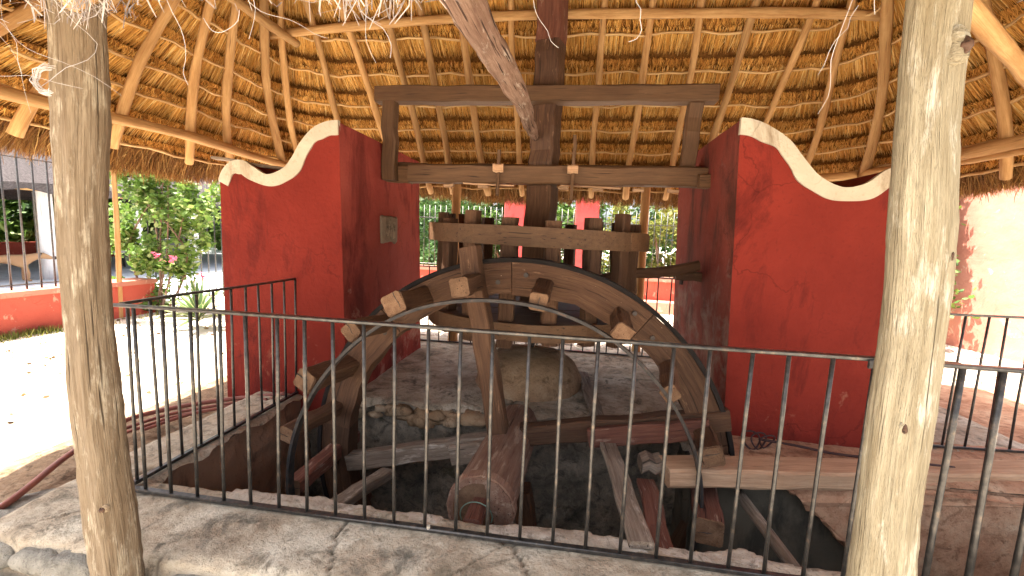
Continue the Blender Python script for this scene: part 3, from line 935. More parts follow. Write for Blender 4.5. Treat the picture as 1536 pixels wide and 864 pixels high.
def vis_u(n, front=0.12):
    """random positions round the roof: most on the parts seen from beneath, fewer at the front"""
    nf = int(n * front)
    a = rng.uniform(0.0, 0.60, n - nf)
    b_ = rng.uniform(0.60, 1.0, nf)
    return np.concatenate([a, b_])

def straws(mb, u, z, length, width, o0, o1, spread=0.10, curl=0.0, grav=0.0, rbase=None):
    n = len(u)
    P, dn, al, nn = frame(u, z)
    side = rng.normal(0, spread * 0.6, n) + spread * 2.2 * (_G[(u * 620).astype(int) % 64, (u * 620).astype(int) // 64 % 64, int(z.mean() * 53) % 64] - 0.5)
    clump = 0.35 * spread * np.sin(u * 900 + 3 * np.sin(u * 170))
    d = dn + al * (side + clump)[:, None]
    d[:, 2] -= grav
    d /= np.linalg.norm(d, axis=1)[:, None]
    A = P + nn * o0[:, None]
    B = A + d * (length * 0.5)[:, None] + nn * ((o1 - o0) * 0.5 + curl * rng.normal(0, 0.01, n))[:, None]
    Cc = A + d * length[:, None] + nn * (o1 - o0)[:, None] + al * (rng.normal(0, 0.3, n) * curl * length)[:, None]
    w = unit_rows(np.cross(d, nn + 0.6 * rng.normal(0, 1, (n, 3)))) * (width / 2)[:, None]
    V = np.stack([A - w, A + w, B - w * 0.9, B + w * 0.9, Cc - w * 0.35, Cc + w * 0.35], 1).reshape(-1, 3)
    k = np.arange(n)[:, None] * 6
    Q = np.concatenate([k + np.array([[0, 1, 3, 2]]), k + np.array([[2, 3, 5, 4]])])
    rn = rng.beta(2.2, 2.2, n) if rbase is None else rbase
    rn = np.clip(rn + 0.42 * (_G[(u * 1150).astype(int) % 64, (u * 1150).astype(int) // 64 % 64, int(z.mean() * 37) % 64] - 0.5), 0, 1)
    mb.add(V, gc=V, rnd=np.repeat(rn, 6), quads=Q)
def unit_rows(a):
    return a / (np.linalg.norm(a, axis=1)[:, None] + 1e-9)

course_n = []
for k in range(len(LV) - 1):
    zb_, zt_ = LV[k], LV[k + 1]
    dz = zt_ - zb_
    vis = k < 7
    mb = MB()
    per = 1.0 if vis else 0.3
    n1_ = int((8200 - 350 * k) * per)
    # long smooth straws hanging down-slope from the upper stick
    u = vis_u(n1_)
    wav = 0.012 * np.sin(u * 230) + 0.010 * np.sin(u * 95 + k)
    z = zt_ + rng.uniform(-0.02, 0.03, n1_)
    slope_len = dz * 1.30
    ln = slope_len * (rng.uniform(0.57, 0.68, n1_) + 0.008 * np.sin(u * 400))
    straws(mb, u, z, ln, rng.uniform(0.003, 0.0075, n1_), 0.010 + rng.uniform(0, 0.014, n1_), 0.055 + rng.uniform(0, 0.02, n1_), 0.045, 0.12)
    u = vis_u(int(n1_ * 0.7))
    n_ = len(u)
    straws(mb, u, zt_ - dz * rng.uniform(0.05, 0.35, n_), slope_len * rng.uniform(0.25, 0.36, n_), rng.uniform(0.003, 0.007, n_), 0.028 + rng.uniform(0, 0.02, n_), 0.065 + rng.uniform(0, 0.02, n_), 0.08, 0.3)
    # rough cut ends bunching out above the lower stick
    n2_ = int((8000 - 350 * k) * per)
    u = vis_u(n2_)
    z = zb_ + dz * (0.29 + 0.010 * np.sin(u * 310 + k * 2) + 0.012 * np.sin(u * 95 + k) + rng.uniform(-0.025, 0.025, n2_))
    straws(mb, u, z, slope_len * rng.uniform(0.10, 0.27, n2_), rng.uniform(0.003, 0.007, n2_), rng.uniform(-0.016, 0.04, n2_), rng.uniform(-0.024, 0.03, n2_), 0.30, 0.7, 0, 0.75 * rng.beta(1.8, 2.2, n2_))
    obj('thatch_course', mb, 'straw', roof)

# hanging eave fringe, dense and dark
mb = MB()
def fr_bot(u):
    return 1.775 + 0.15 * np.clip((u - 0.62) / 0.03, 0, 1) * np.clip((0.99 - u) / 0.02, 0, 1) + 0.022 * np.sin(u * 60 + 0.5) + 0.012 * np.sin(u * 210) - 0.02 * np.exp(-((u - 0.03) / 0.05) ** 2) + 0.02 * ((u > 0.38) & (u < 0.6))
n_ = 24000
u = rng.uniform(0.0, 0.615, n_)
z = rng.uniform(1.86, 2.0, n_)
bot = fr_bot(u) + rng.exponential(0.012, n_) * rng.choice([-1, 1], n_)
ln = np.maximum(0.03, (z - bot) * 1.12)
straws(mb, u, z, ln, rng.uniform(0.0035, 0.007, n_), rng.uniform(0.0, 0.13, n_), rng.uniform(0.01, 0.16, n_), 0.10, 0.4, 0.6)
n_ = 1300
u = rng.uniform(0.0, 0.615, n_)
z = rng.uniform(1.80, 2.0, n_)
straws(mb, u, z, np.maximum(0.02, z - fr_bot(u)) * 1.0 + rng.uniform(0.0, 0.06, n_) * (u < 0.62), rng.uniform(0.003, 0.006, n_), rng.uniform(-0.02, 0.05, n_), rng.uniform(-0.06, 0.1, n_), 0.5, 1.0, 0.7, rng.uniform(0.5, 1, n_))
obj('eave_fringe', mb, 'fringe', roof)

def along_roof(u0, z0, u1, z1, off, n=9, wob=0.012):
    f = np.linspace(0, 1, n)
    P, dn, al, nn = frame(u0 + (u1 - u0) * f, z0 + (z1 - z0) * f)
    ph = rng.uniform(0, 6.28, 2)
    return P - nn * off + al * (wob * np.sin(f * rng.uniform(4, 9) + ph[0]) + 0.5 * wob * np.sin(f * 14 + ph[1]))[:, None]

# purlin sticks
for k, z in enumerate(LV[:-1]):
    u = np.linspace(0, 0.64, 110) if k < 3 else np.linspace(0, 1, 150)
    zz = z + 0.008 * np.sin(u * 140 + k * 2) + 0.006 * np.sin(u * 333 + k)
    P, dn, al, nn = frame(u, zz)
    P = P - nn * (0.036 + 0.006 * np.sin(u * 200 + k))[:, None]
    obj('purlin', log(MB(), P, 0.0115, 6, 0.15), 'batten', roof, True)

# rafters: measured feet and heads (position round the roof, height)
RAF = [(0.0083, 2.495, 0.0183, 1.913), (0.0295, 2.974, 0.0448, 1.954), (0.0535, 3.124, 0.0763, 1.948), (0.073, 3.222, 0.1010, 1.95),
       (0.1055, 3.239, 0.1380, 2.10), (0.134, 3.291, 0.1475, 2.05), (0.1728, 3.36, 0.1795, 2.05), (0.2038, 3.383, 0.2093, 1.95), (0.2256, 3.383, 0.2306, 1.93), (0.2436, 3.389, 0.2462, 1.93),
       (0.2643, 3.331, 0.2675, 1.93), (0.2903, 3.337, 0.2897, 1.93), (0.3131, 3.331, 0.3114, 1.93), (0.3351, 3.389, 0.3338, 1.93), (0.3561, 3.383, 0.3558, 1.93),
       (0.3784, 3.383, 0.3800, 1.93), (0.4031, 3.377, 0.3970, 1.95), (0.4304, 3.383, 0.4180, 1.95), (0.4667, 3.326, 0.4480, 1.95), (0.5082, 3.187, 0.4790, 2.05),
       (0.545, 3.1, 0.515, 1.95), (0.5724, 2.893, 0.5479, 1.931), (0.60, 2.9, 0.59, 1.95)]
for (u0, z0, u1, z1) in RAF:
    # carry the head further up towards the ridge
    ext = (3.95 - z0) / (z0 - z1)
    uh = u0 + (u0 - u1) * ext * 0.6
    P = along_roof(uh, 3.95, u1, z1, 0.060, 12, 0.014)
    r0 = rng.uniform(0.032, 0.042)
    obj('rafter', log(MB(), P, np.linspace(r0 * 0.85, r0 * 1.05, 12), 9, 0.12, nseg=22), 'pole', roof, True)
for u0 in np.linspace(0.63, 0.99, 10):
    P = along_roof(u0, 3.95, u0, 2.05, 0.06, 10)
    obj('rafter', log(MB(), P, 0.034, 7, 0.1), 'pole', roof, True)

# ring of wall-plate poles under the rafters, and the upper collar poles
def plate(pts, r_, name='plate_pole', mat='pole'):
    obj(name, log(MB(), pts, r_, 11, 0.12, nseg=26), mat, roof, True)
xp, yp = -1.4, 3.73
plate([(-1.30, -0.62, 2.10), (-1.32, 0.60, 2.10), (-1.30, 1.3, 2.12), (-1.285, 1.9, 2.13), (-1.29, 2.6, 2.10), (-1.27, 3.35, 2.08)], 0.042)
plate([(-1.2, 3.12, 2.12), (-0.5, 3.62, 2.09), (0.6, 3.63, 2.08), (2.6, 3.64, 2.09), (4.2, 3.62, 2.09), (4.95, 3.15, 2.10)], 0.045)
plate([(5.0, 3.3, 2.10), (4.98, 2.2, 2.085), (4.99, 1.2, 2.09), (4.97, -0.6, 2.10)], 0.045)
plate([(4.98, 2.35, 2.04), (5.01, 1.6, 2.03), (5.0, 0.5, 2.03)], 0.022)
plate([(5.2, -0.38, 2.21), (2.5, -0.38, 2.21), (-1.5, -0.38, 2.21)], 0.045)
def ringp(u, z, off=0.125):
    P, dn, al, nn = frame(np.array(u), np.array(z))
    return P - nn * off
plate([(-0.71, 0.2, 3.18), (-0.70, 1.4, 3.20), (-0.66, 2.15, 3.17), (-0.64, 2.46, 3.16)], 0.040, 'collar_pole')
plate([(-0.90, 2.335, 3.19), (0.3, 2.40, 3.30), (1.6, 2.39, 3.335), (2.9, 2.40, 3.32), (3.9, 2.40, 3.30), (4.75, 2.36, 3.22)], 0.040, 'collar_pole')
# diagonal brace on the right under the eave
plate([(3.30, 0.18, 2.575), (3.911, 0.6, 2.448), (4.488, 1.0, 2.326), (5.0, 1.355, 2.21)], 0.042, 'brace_pole')

# pale fibres and loose straw hanging off the front eave
mb = MB()
for k in range(22):
    cx = rng.choice([0.80, 1.02, 1.48, 1.68, 1.92, 2.15, 2.4, 2.75], p=[0.24, 0.14, 0.16, 0.16, 0.08, 0.06, 0.08, 0.08]) + rng.normal(0, 0.09)
    p = np.array([cx, rng.uniform(-0.97, -0.78), rng.uniform(1.80, 1.88)])
    d = np.array([rng.normal(0, 0.5), rng.normal(0, 0.35), -1.0])
    pts = [p]
    L = rng.uniform(0.04, 0.13) * (1.7 if cx < 1.2 else 1.0)
    for s_ in range(6):
        d = unit(d + rng.normal(0, 0.42, 3) + np.array([0, 0, -0.1]))
        pts.append(pts[-1] + d * L / 3.2)
    log(mb, pts, rng.uniform(0.0003, 0.0006), 4, 0.1, nseg=12)
obj('loose_fibre', mb, 'chipwhite', roof, True, kind='stuff')
mb = MB()
n_ = 450
u = np.concatenate([rng.normal(0.8155, 0.0042, 190), rng.normal(0.853, 0.0045, 170), rng.uniform(0.70, 0.90, 90)])
z = rng.uniform(1.87, 1.93, n_)
straws(mb, u, z, (z - np.concatenate([np.full(360, 1.835), np.full(90, 1.88)])) * rng.uniform(0.7, 1.15, n_) + 0.01, rng.uniform(0.002, 0.005, n_), rng.uniform(-0.03, 0.08, n_), rng.uniform(-0.03, 0.1, n_), 0.35, 1.0, 0.6)
obj('front_fringe', mb, 'greystraw', roof)
# bright curled tuft caught on the front of the left post
mb = MB()
for k in range(16):
    a0 = rng.uniform(-0.2, 0.4)
    c = np.array([0.575, -0.60, 1.775]) + rng.normal(0, 0.004, 3)
    rad = 0.032 + rng.normal(0, 0.004)
    pts = []
    for s_ in range(10):
        a = 1.3 + a0 + s_ * 0.42
        pts.append(c + np.array([rad * 1.3 * math.cos(a), rng.normal(0, 0.004) - 0.004 * s_ * 0.3, rad * math.sin(a) - 0.002 * s_]))
    log(mb, pts, 0.0010, 4, 0.1)
obj('fibre_tuft', mb, 'chipwhite', roof, True)

# ------------------------------------------------------------------ posts
def post(label, pts, radii, mat='post', nseg=64, sides=40, ridges=0.06, noise_=0.055):
    o = obj('wooden_post', log(MB(), pts, radii, sides, noise_, nseg=nseg, ridges=ridges), mat, None, True)
    tag(o, label, 'post', 'posts holding up the thatched roof')
    return o
POSTL = post('left front roof post, weathered brown trunk at the railing corner', [(0.520, -0.45, -0.45), (0.515, -0.45, 0.0), (0.487, -0.45, 0.45), (0.468, -0.45, 0.9), (0.470, -0.45, 1.35), (0.497, -0.45, 1.75), (0.512, -0.45, 2.15)], [0.090, 0.080, 0.071, 0.068, 0.069, 0.071, 0.071], ridges=0.10)
POSTR = post('thick pale yellowish roof post in front of the right red wall', [(3.05, -0.6, -0.45), (3.040, -0.6, 0.3), (3.025, -0.6, 0.75), (3.020, -0.6, 1.25), (2.985, -0.6, 1.7), (2.972, -0.6, 2.15)], [0.080, 0.074, 0.066, 0.061, 0.059, 0.058], 'postpale')
post('thin back roof post seen left of the lantern gear', [(0.72, 3.55, -0.1), (0.715, 3.56, 1.0), (0.71, 3.6, 2.1)], [0.062, 0.058, 0.056], 'pole', 14, 12)
post('thin back roof post seen right of the lantern gear', [(3.02, 3.72, -0.1), (3.0, 3.7, 1.0), (2.985, 3.66, 2.1)], [0.056, 0.052, 0.05], 'pole', 14, 12)
post('side roof post at the far left under the eave', [(-1.29, -0.5, -0.2), (-1.3, -0.5, 2.1)], [0.07, 0.065], 'post', 14, 10)
post('side roof post at the far right under the eave', [(4.98, 3.2, -0.2), (4.98, 3.2, 2.1)], [0.06, 0.06], 'pole', 14, 12)

def knot(parent, c, rad, z, ang, r_):
    p = np.array([c[0] + rad * math.sin(ang), c[1] - rad * math.cos(ang), z])
    mb = MB()
    blob(mb, p, (r_, r_, r_ * 1.5), 16, 10, 0.25)
    k = obj('knot', mb, parent.data.materials[0], parent, True)
    mb = MB()
    q = p - 0.75 * r_ * np.array([-math.sin(ang), math.cos(ang), 0])
    blob(mb, q, (r_ * 0.42, r_ * 0.42, r_ * 0.7), 12, 8, 0.3)
    obj('knot_heart', mb, 'shaft', k, True)
knot(POSTR, (2.980, -0.6), 0.046, 1.80, 0.35, 0.026)
knot(POSTR, (3.014, -0.6), 0.050, 1.345, 0.55, 0.014)
knot(POSTR, (3.033, -0.6), 0.054, 0.93, -0.5, 0.016)
knot(POSTL, (0.500, -0.45), 0.062, 0.30, 0.6, 0.020)
# ------------------------------------------------------------------ timber frame spanning the piers
fr = thing('timber_gantry', 'brown painted timber gantry of two beams spanning between the red walls', 'gantry', (1.8, 2.2, 1.8))
obj('upper_beam', timber(MB(), (0.345, 2.165, 2.576), (3.275, 2.165, 2.570), 0.15, 0.135, (0, 0, 1), 14, 0.004, 0.012), 'beam', fr)
obj('lower_beam', timber(MB(), (0.28, 2.36, 1.945), (3.36, 2.36, 1.965), 0.12, 0.12, (0, 0, 1), 12, 0.004, 0.012), 'beam', fr)
obj('lower_beam', timber(MB(), (0.665, 2.15, 1.880), (3.24, 2.15, 1.900), 0.13, 0.158, (0, 0, 1), 14, 0.005, 0.012), 'beam', fr)
obj('frame_post', timber(MB(), (0.475, 2.14, 1.82), (0.478, 2.14, 2.51), 0.125, 0.10, (0, 1, 0), 6, 0.004, 0.010), 'beam', fr)
obj('frame_post', timber(MB(), (3.10, 2.235, 1.83), (3.115, 2.175, 2.505), 0.12, 0.10, (0, 1, 0), 6, 0.004, 0.010), 'beam', fr)
obj('corner_block', timber(MB(), (0.36, 2.26, 1.90), (0.655, 2.22, 1.87), 0.09, 0.15, (0, 0, 1), 4, 0.004, 0.010), 'beam', fr)
obj('corner_block', timber(MB(), (3.16, 2.05, 1.86), (3.40, 2.05, 1.87), 0.08, 0.11, (0, 0, 1), 4, 0.004, 0.010), 'beam', fr)
for x, zt, zb_ in ((1.50, 2.09, 1.70), (2.14, 2.22, 1.68)):
    w_ = obj('wedge_peg', timber(MB(), (x, 2.05, zb_), (x + 0.004, 2.055, zt), 0.028, 0.024, (0, 1, 0), 6, 0.002, 0.004), 'beam', fr)
    obj('peg_head', timber(MB(), (x - 0.045, 2.05, 1.935), (x + 0.045, 2.05, 1.935), 0.05, 0.07, (0, 0, 1), 3, 0.003, 0.012), 'palewood', w_)
for x in (0.98, 1.30, 2.02, 2.32, 2.66, 2.95):
    obj('packing_block', timber(MB(), (x, 2.18, 1.79), (x + 0.09, 2.18, 1.79), 0.05, 0.025, (0, 0, 1), 2, 0.003, 0.006), 'palewood', fr)
for x0, x1 in ((1.18, 1.64), (2.04, 2.55)):
    obj('packing_strip', timber(MB(), (x0, 2.10, 1.802), (x1, 2.10, 1.795), 0.03, 0.014, (0, 0, 1), 4, 0.002, 0.003), 'palewood', fr)

# ------------------------------------------------------------------ vertical shaft with lantern gear
lg = thing('lantern_gear', 'horizontal wooden lantern gear of two discs and upright staves on its square shaft', 'gear', (1.85, 2.25, 0.34))
cx, cy = 1.85, 2.27
mb = MB()
ax0, ax1 = np.array((1.853, cy, 0.50)), np.array((1.895, cy + 0.03, 3.62))
axm = ax0 + (ax1 - ax0) * 0.815
axl = ax0 + (ax1 - ax0) * 0.42
timber(mb, axl + (0, 0, 0.002), axm, 0.222, 0.222, (0, 1, 0), 12, 0.004, 0.022, 0.30)
obj('shaft_foot', timber(MB(), ax0, axl, 0.236, 0.236, (0, 1, 0), 8, 0.004, 0.022, 0.30), 'timber', lg)
obj('shaft', mb, 'shaft', lg)
obj('shaft_head', timber(MB(), axm + (0, 0, 0.002), ax1, 0.222, 0.222, (0, 1, 0), 5, 0.004, 0.022, 0.30), 'redwood', lg)
obj('shaft_boss', log(MB(), [(cx, cy, 0.60), (cx, cy, 0.52), (cx, cy, 0.44)], [0.12, 0.115, 0.085], 9, 0.08), 'timber', lg)
obj('pivot_pin', log(MB(), [(cx, cy, 0.45), (cx, cy, 0.36), (cx, cy, 0.31)], [0.028, 0.022, 0.014], 8, 0.05), 'band', lg)

def disc_planks(name, z0, z1, R_, nplank, rot, mat, tilt=0.0, gap=0.006, hole=0.0):
    ed = np.linspace(-R_, R_, nplank + 1) + np.concatenate([[0], rng.normal(0, 0.04, nplank - 1), [0]])
    for k in range(nplank):
        a, b_ = ed[k] + gap / 2, ed[k + 1] - gap / 2
        ts = np.linspace(a, b_, 7)
        pts = [(-math.sqrt(max(R_ * R_ - t_ * t_, 0.0004)), t_) for t_ in ts] + [(math.sqrt(max(R_ * R_ - t_ * t_, 0.0004)), t_) for t_ in ts[::-1]]
        dz = rng.normal(0, 0.004)
        V, G = [], []
        o_ = rng.uniform(0, 30, 3)
        for zz in (z0 + dz, z1 + dz):
            for (px_, py_) in pts:
                px2, py2 = px_ * math.cos(rot) - py_ * math.sin(rot), px_ * math.sin(rot) + py_ * math.cos(rot)
                V.append((cx + px2, cy + py2, zz + tilt * px2 + rng.normal(0, 0.002)))
                G.append(o_ + np.array([px_, py_, zz]))
        n = len(pts)
        F = [tuple(range(n - 1, -1, -1)), tuple(range(n, 2 * n))] + [(i, (i + 1) % n, n + (i + 1) % n, n + i) for i in range(n)]
        obj(name, MB().add(V, F, G), mat, lg)
disc_planks('upper_disc_plank', 1.285, 1.425, 0.985, 5, -0.04, 'beam', -0.014)
disc_planks('lower_disc_plank', 0.595, 0.725, 0.97, 5, 0.12, 'beam', 0.0)
NST = 17
for k in range(NST):
    a = 2 * math.pi * (k + 0.32) / NST
    x, y = cx + 0.86 * math.cos(a), cy + 0.86 * math.sin(a)
    tp = 1.515 + rng.uniform(-0.04, 0.045)
    mb = MB()
    timber(mb, (x, y, 0.53 + rng.uniform(-0.03, 0.03)), (x, y, tp), 0.115, 0.095, (math.cos(a), math.sin(a), 0), 7, 0.004, 0.014, rng.normal(0, 0.08))
    obj('stave', mb, 'timber', lg)
obj('hub_block', blob(MB(), (1.98, 1.92, 0.69), (0.16, 0.10, 0.045), 16, 8, 0.2, -1, 0.7), 'cement', lg, True)

# draw bar coming forward from the shaft overhead
o = obj('draw_bar', log(MB(), [(1.80, 2.16, 2.22), (1.785, 1.7, 2.235), (1.80, 1.2, 2.225), (1.775, 0.6, 2.215), (1.765, 0.1, 2.18), (1.755, -0.55, 2.16)], [0.030, 0.052, 0.060, 0.064, 0.074, 0.078], 14, 0.14, nseg=34, ridges=0.08), 'bark', None, True)
tag(o, 'rough bark covered log slanting down from the eave to the dark shaft', 'log')
# lever / handle wedge on the right pier
lv = thing('lever', 'brown wooden lever resting on a bracket at the right red wall', 'lever', (3.2, 2.16, 1.05))
obj('handle', timber(MB(), (2.42, 2.0, 1.02), (3.24, 2.14, 1.165), 0.07, 0.075, (0, 0, 1), 8, 0.006, 0.016, 0, 1.15), 'timber', lv)
obj('bracket', timber(MB(), (3.06, 2.16, 1.075), (3.36, 2.16, 1.08), 0.10, 0.075, (0, 0, 1), 4, 0.004, 0.010), 'timber', lv)
obj('bolt', log(MB(), [(3.12, 2.16, 1.04), (3.12, 2.16, 1.0)], 0.018, 8), 'bolt', lv)

# ------------------------------------------------------------------ vertical water wheel
WX, WZ = 1.85, -0.24
wh = thing('water_wheel', 'large wooden noria wheel with protruding pegs half sunk in the pit', 'water wheel', (WX, 1.0, WZ))
def wheel_pt(a, r_, y, cx_=WX, cz_=WZ):
    return np.array([cx_ + r_ * math.cos(a), y, cz_ + r_ * math.sin(a)])
# felloes
NF = 9
for k in range(NF):
    a0, a1 = 2 * math.pi * k / NF + 0.22, 2 * math.pi * (k + 1) / NF + 0.22 - 0.003
    n = 9
    ri, ro = 1.212 + rng.normal(0, 0.006), 1.425
    y0, y1 = 1.085 + rng.normal(0, 0.004), 1.225 + rng.normal(0, 0.004)
    V, G = [], []
    o_ = rng.uniform(0, 30, 3)
    for i in range(n):
        a = a0 + (a1 - a0) * i / (n - 1)
        for (r_, y) in ((ri, y0), (ro, y0), (ro, y1), (ri, y1)):
            rj = r_ + (rng.normal(0, 0.006) if r_ == ri else 0)
            V.append(wheel_pt(a, rj, y + rng.normal(0, 0.002)))
            G.append(o_ + np.array([a * 1.3, r_, y]))
    F = [(i * 4 + j, i * 4 + (j + 1) % 4, i * 4 + 4 + (j + 1) % 4, i * 4 + 4 + j) for i in range(n - 1) for j in range(4)] + [(3, 2, 1, 0), tuple((n - 1) * 4 + j for j in range(4))]
    fel = obj('felloe', MB().add(V, F, G), 'timber', wh)
    for f in (0.10, 0.9):
        q = wheel_pt(a0 + (a1 - a0) * f, 1.32 + rng.normal(0, 0.02), 1.085)
        obj('bolt', log(MB(), [q + (0, 0.01, 0), q - (0, 0.012, 0)], 0.016, 7, 0.05), 'bolt', fel)
def hoop(name, cx_, cz_, r0, r1, yfun, yw, mat, n=96, wob=0.0):
    V, G = [], []
    for i in range(n):
        a = 2 * math.pi * i / n
        y = yfun(a)
        w_ = wob * (math.sin(3 * a + 1) + 0.6 * math.sin(7 * a))
        for (r_, yy) in ((r0, y - yw / 2), (r1, y - yw / 2), (r1, y + yw / 2), (r0, y + yw / 2)):
            V.append(wheel_pt(a, r_ + w_, yy, cx_, cz_))
            G.append((a * r0, r_ * 3, yy))
    F = [(i * 4 + j, i * 4 + (j + 1) % 4, ((i + 1) % n) * 4 + (j + 1) % 4, ((i + 1) % n) * 4 + j) for i in range(n) for j in range(4)]
    return obj(name, MB().add(V, F, G), mat, wh)
hoop('iron_tyre', WX, WZ, 1.427, 1.455, lambda a: 1.155, 0.165, 'darkband', 120, 0.002)
hoop('iron_hoop', 1.765, -0.245, 1.228, 1.246, lambda a: 0.66 + 0.10 * math.cos(a), 0.055, 'band', 120, 0.006)
# pegs: measured ends, tails pass through the rim
PEG = [((1.17, 0.935), 0.135, 0.62), ((1.565, 1.055), 0.125, 0.60), ((2.005, 0.985), 0.12, 0.70), ((0.885, 0.745), 0.115, 0.66), ((0.59, 0.415), 0.14, 0.64), ((0.50, 0.085), 0.105, 0.58),
       ((0.525, -0.27), 0.115, 0.60), ((2.485, 0.835), 0.115, 0.70), ((2.775, 0.505), 0.105, 0.72), ((3.045, 0.145), 0.125, 0.74), ((3.02, -0.235), 0.155, 0.62)]
PEG += [((WX + 1.27 * math.cos(a), WZ + 1.27 * math.sin(a)), 0.12, 0.66) for a in (-0.55, -0.95, -1.4, -1.85, -2.3, -2.75)]
for (x, z), s_, y in PEG:
    s_ *= rng.uniform(0.88, 0.97)
    a = math.atan2(z - WZ, x - WX)
    e = wheel_pt(a, 1.31, 1.34)
    p0 = np.array([x, y, z])
    roll = a - math.pi / 2
    upv = (math.cos(a), 0, math.sin(a))
    mb = MB()
    timber(mb, p0, e, s_, s_, upv, 7, 0.004, 0.014, rng.normal(0, 0.06), 1.0, 0, 0.04)
    pg = obj('peg', mb, 'redwood' if x < 0.56 and z < 0 or z < -0.2 else 'timber', wh)
    mb = MB()
    end_face(mb, p0, p0 - e, s_, s_, upv, 0.006)
    ef = obj('cut_end', mb, 'endgrain', pg)
    # split across the end
    q = unit(np.cross(upv, p0 - e))
    for c in range(1 if rng.random() < 0.75 else 0):
        mb = MB()
        o1 = rng.uniform(-0.25, 0.25) * s_
        pts = [p0 + unit(p0 - e) * 0.0075 + q * (o1 + rng.normal(0, 0.004)) + np.array(upv) * s_ * (f - 0.5) * 0.96 for f in np.linspace(0, 1, 6)]
        log(mb, pts, [0.0005, 0.0016, 0.0024, 0.002, 0.0028, 0.003], 5, 0.3)
        obj('split', mb, 'bolt', pg)
# spokes: two crossing pairs through the drum
sa = math.radians(102.5)
mb = MB()
timber(mb, (1.76, 1.02, 0.02), wheel_pt(sa, 1.55, 1.02), 0.125, 0.145, (0, 1, 0), 10, 0.004, 0.010)
obj('spoke', mb, 'timber', wh)
mb = MB()
timber(mb, (1.92, 1.02, -0.35), wheel_pt(sa + math.pi, 1.36, 1.02), 0.125, 0.145, (0, 1, 0), 8, 0.004, 0.010)
obj('spoke', mb, 'timber', wh)
obj('spoke', timber(MB(), (0.62, 1.12, -0.355), (1.90, 1.12, -0.035), 0.10, 0.125, (0, 0, 1), 10, 0.004, 0.010), 'greywood', wh)
obj('spoke', timber(MB(), (1.90, 1.12, -0.01), (3.24, 1.12, 0.235), 0.10, 0.14, (0, 0, 1), 10, 0.004, 0.010), 'timber', wh)
obj('spoke_splice', timber(MB(), (2.35, 1.03, 0.055), (3.10, 1.03, 0.195), 0.05, 0.13, (0, 0, 1), 6, 0.004, 0.008), 'redwood', wh)
obj('spoke_splice', timber(MB(), (1.42, 1.04, -0.18), (1.80, 1.04, -0.09), 0.05, 0.14, (0, 0, 1), 4, 0.004, 0.008), 'greywood', wh)
# drum axle
dp0, dp1 = np.array([1.765, 0.40, -0.125]), np.array([1.835, 1.50, -0.105])
mb = MB()
P = [dp0 + (dp1 - dp0) * f for f in np.linspace(0, 1, 16)]
log(mb, P, np.linspace(0.186, 0.165, 16), 12, 0.02)
drum = obj('drum', mb, 'drumwood', wh)
mb = MB()
log(mb, [dp0 - (0, 0.004, 0), dp0 + (0, 0.05, 0)], [0.150, 0.150], 20, 0.02)
obj('drum_end', mb, 'endgrain', drum)
V = []
hb = MB()
log(hb, [dp0 + (0.0, 0.005, 0), dp0 + (0.003, 0.065, 0)], [0.192, 0.192], 16, 0.02)
obj('drum_band', hb, 'drumwood', drum)
obj('axle_stub', timber(MB(), dp0 + (0, 0.02, 0.025), dp0 + (0.005, -0.245, 0.062), 0.085, 0.085, (0, 0, 1), 4, 0.003, 0.014), 'redwood', drum)
obj('wire_tie', log(MB(), [dp0 + (0.085 * math.cos(a), -0.10 - 0.01 * math.sin(a), 0.03 + 0.082 * math.sin(a)) for a in np.linspace(-0.4, 3.6, 22)], 0.0030, 6), 'wire', drum, True)

# stray timbers lying across the pit
o = obj('plank', timber(MB(), (2.560, 0.06, 0.028), (2.345, 2.50, 0.035), 0.105, 0.035, (0, 0, 1), 14, 0.004, 0.006), 'greywood')
tag(o, 'narrow grey plank lying across the pit from the front kerb to the mound', 'plank')
o = thing('timber_baulk', 'long pale sawn timber lying along the pit edge below the right red wall', 'timber', (3.9, 1.1, -0.05))
obj('baulk', timber(MB(), (2.80, 0.835, -0.02), (5.45, 1.325, -0.005), 0.20, 0.115, (0, 0, 1), 16, 0.005, 0.016), 'palewood', o)
obj('worn_end', timber(MB(), (2.67, 0.90, -0.005), (2.795, 0.905, -0.01), 0.16, 0.075, (0, 0, 1), 3, 0.006, 0.018), 'greywood', o)
o = obj('iron_pipe', log(MB(), [(3.305, 1.00, -0.20), (3.335, 0.45, -0.20), (3.352, 0.13, -0.20)], 0.032, 12, 0.02, nseg=10), 'greywood', None, True)
tag(o, 'grey round pole slanting down into the pit under the pale timber', 'pole')
o = obj('board', timber(MB(), (2.72, 0.92, -0.14), (2.76, 0.28, -0.30), 0.11, 0.035, (0, 0, 1), 6, 0.004, 0.006), 'redwood')
tag(o, 'red brown board sloping down into the pit beneath the pale timber', 'board')
o = obj('plank', timber(MB(), (0.86, 0.36, -0.25), (0.98, 0.98, -0.33), 0.10, 0.06, (0, 0, 1), 6, 0.004, 0.008), 'greywood')
tag(o, 'short grey plank in the pit below the left end of the spoke', 'plank')
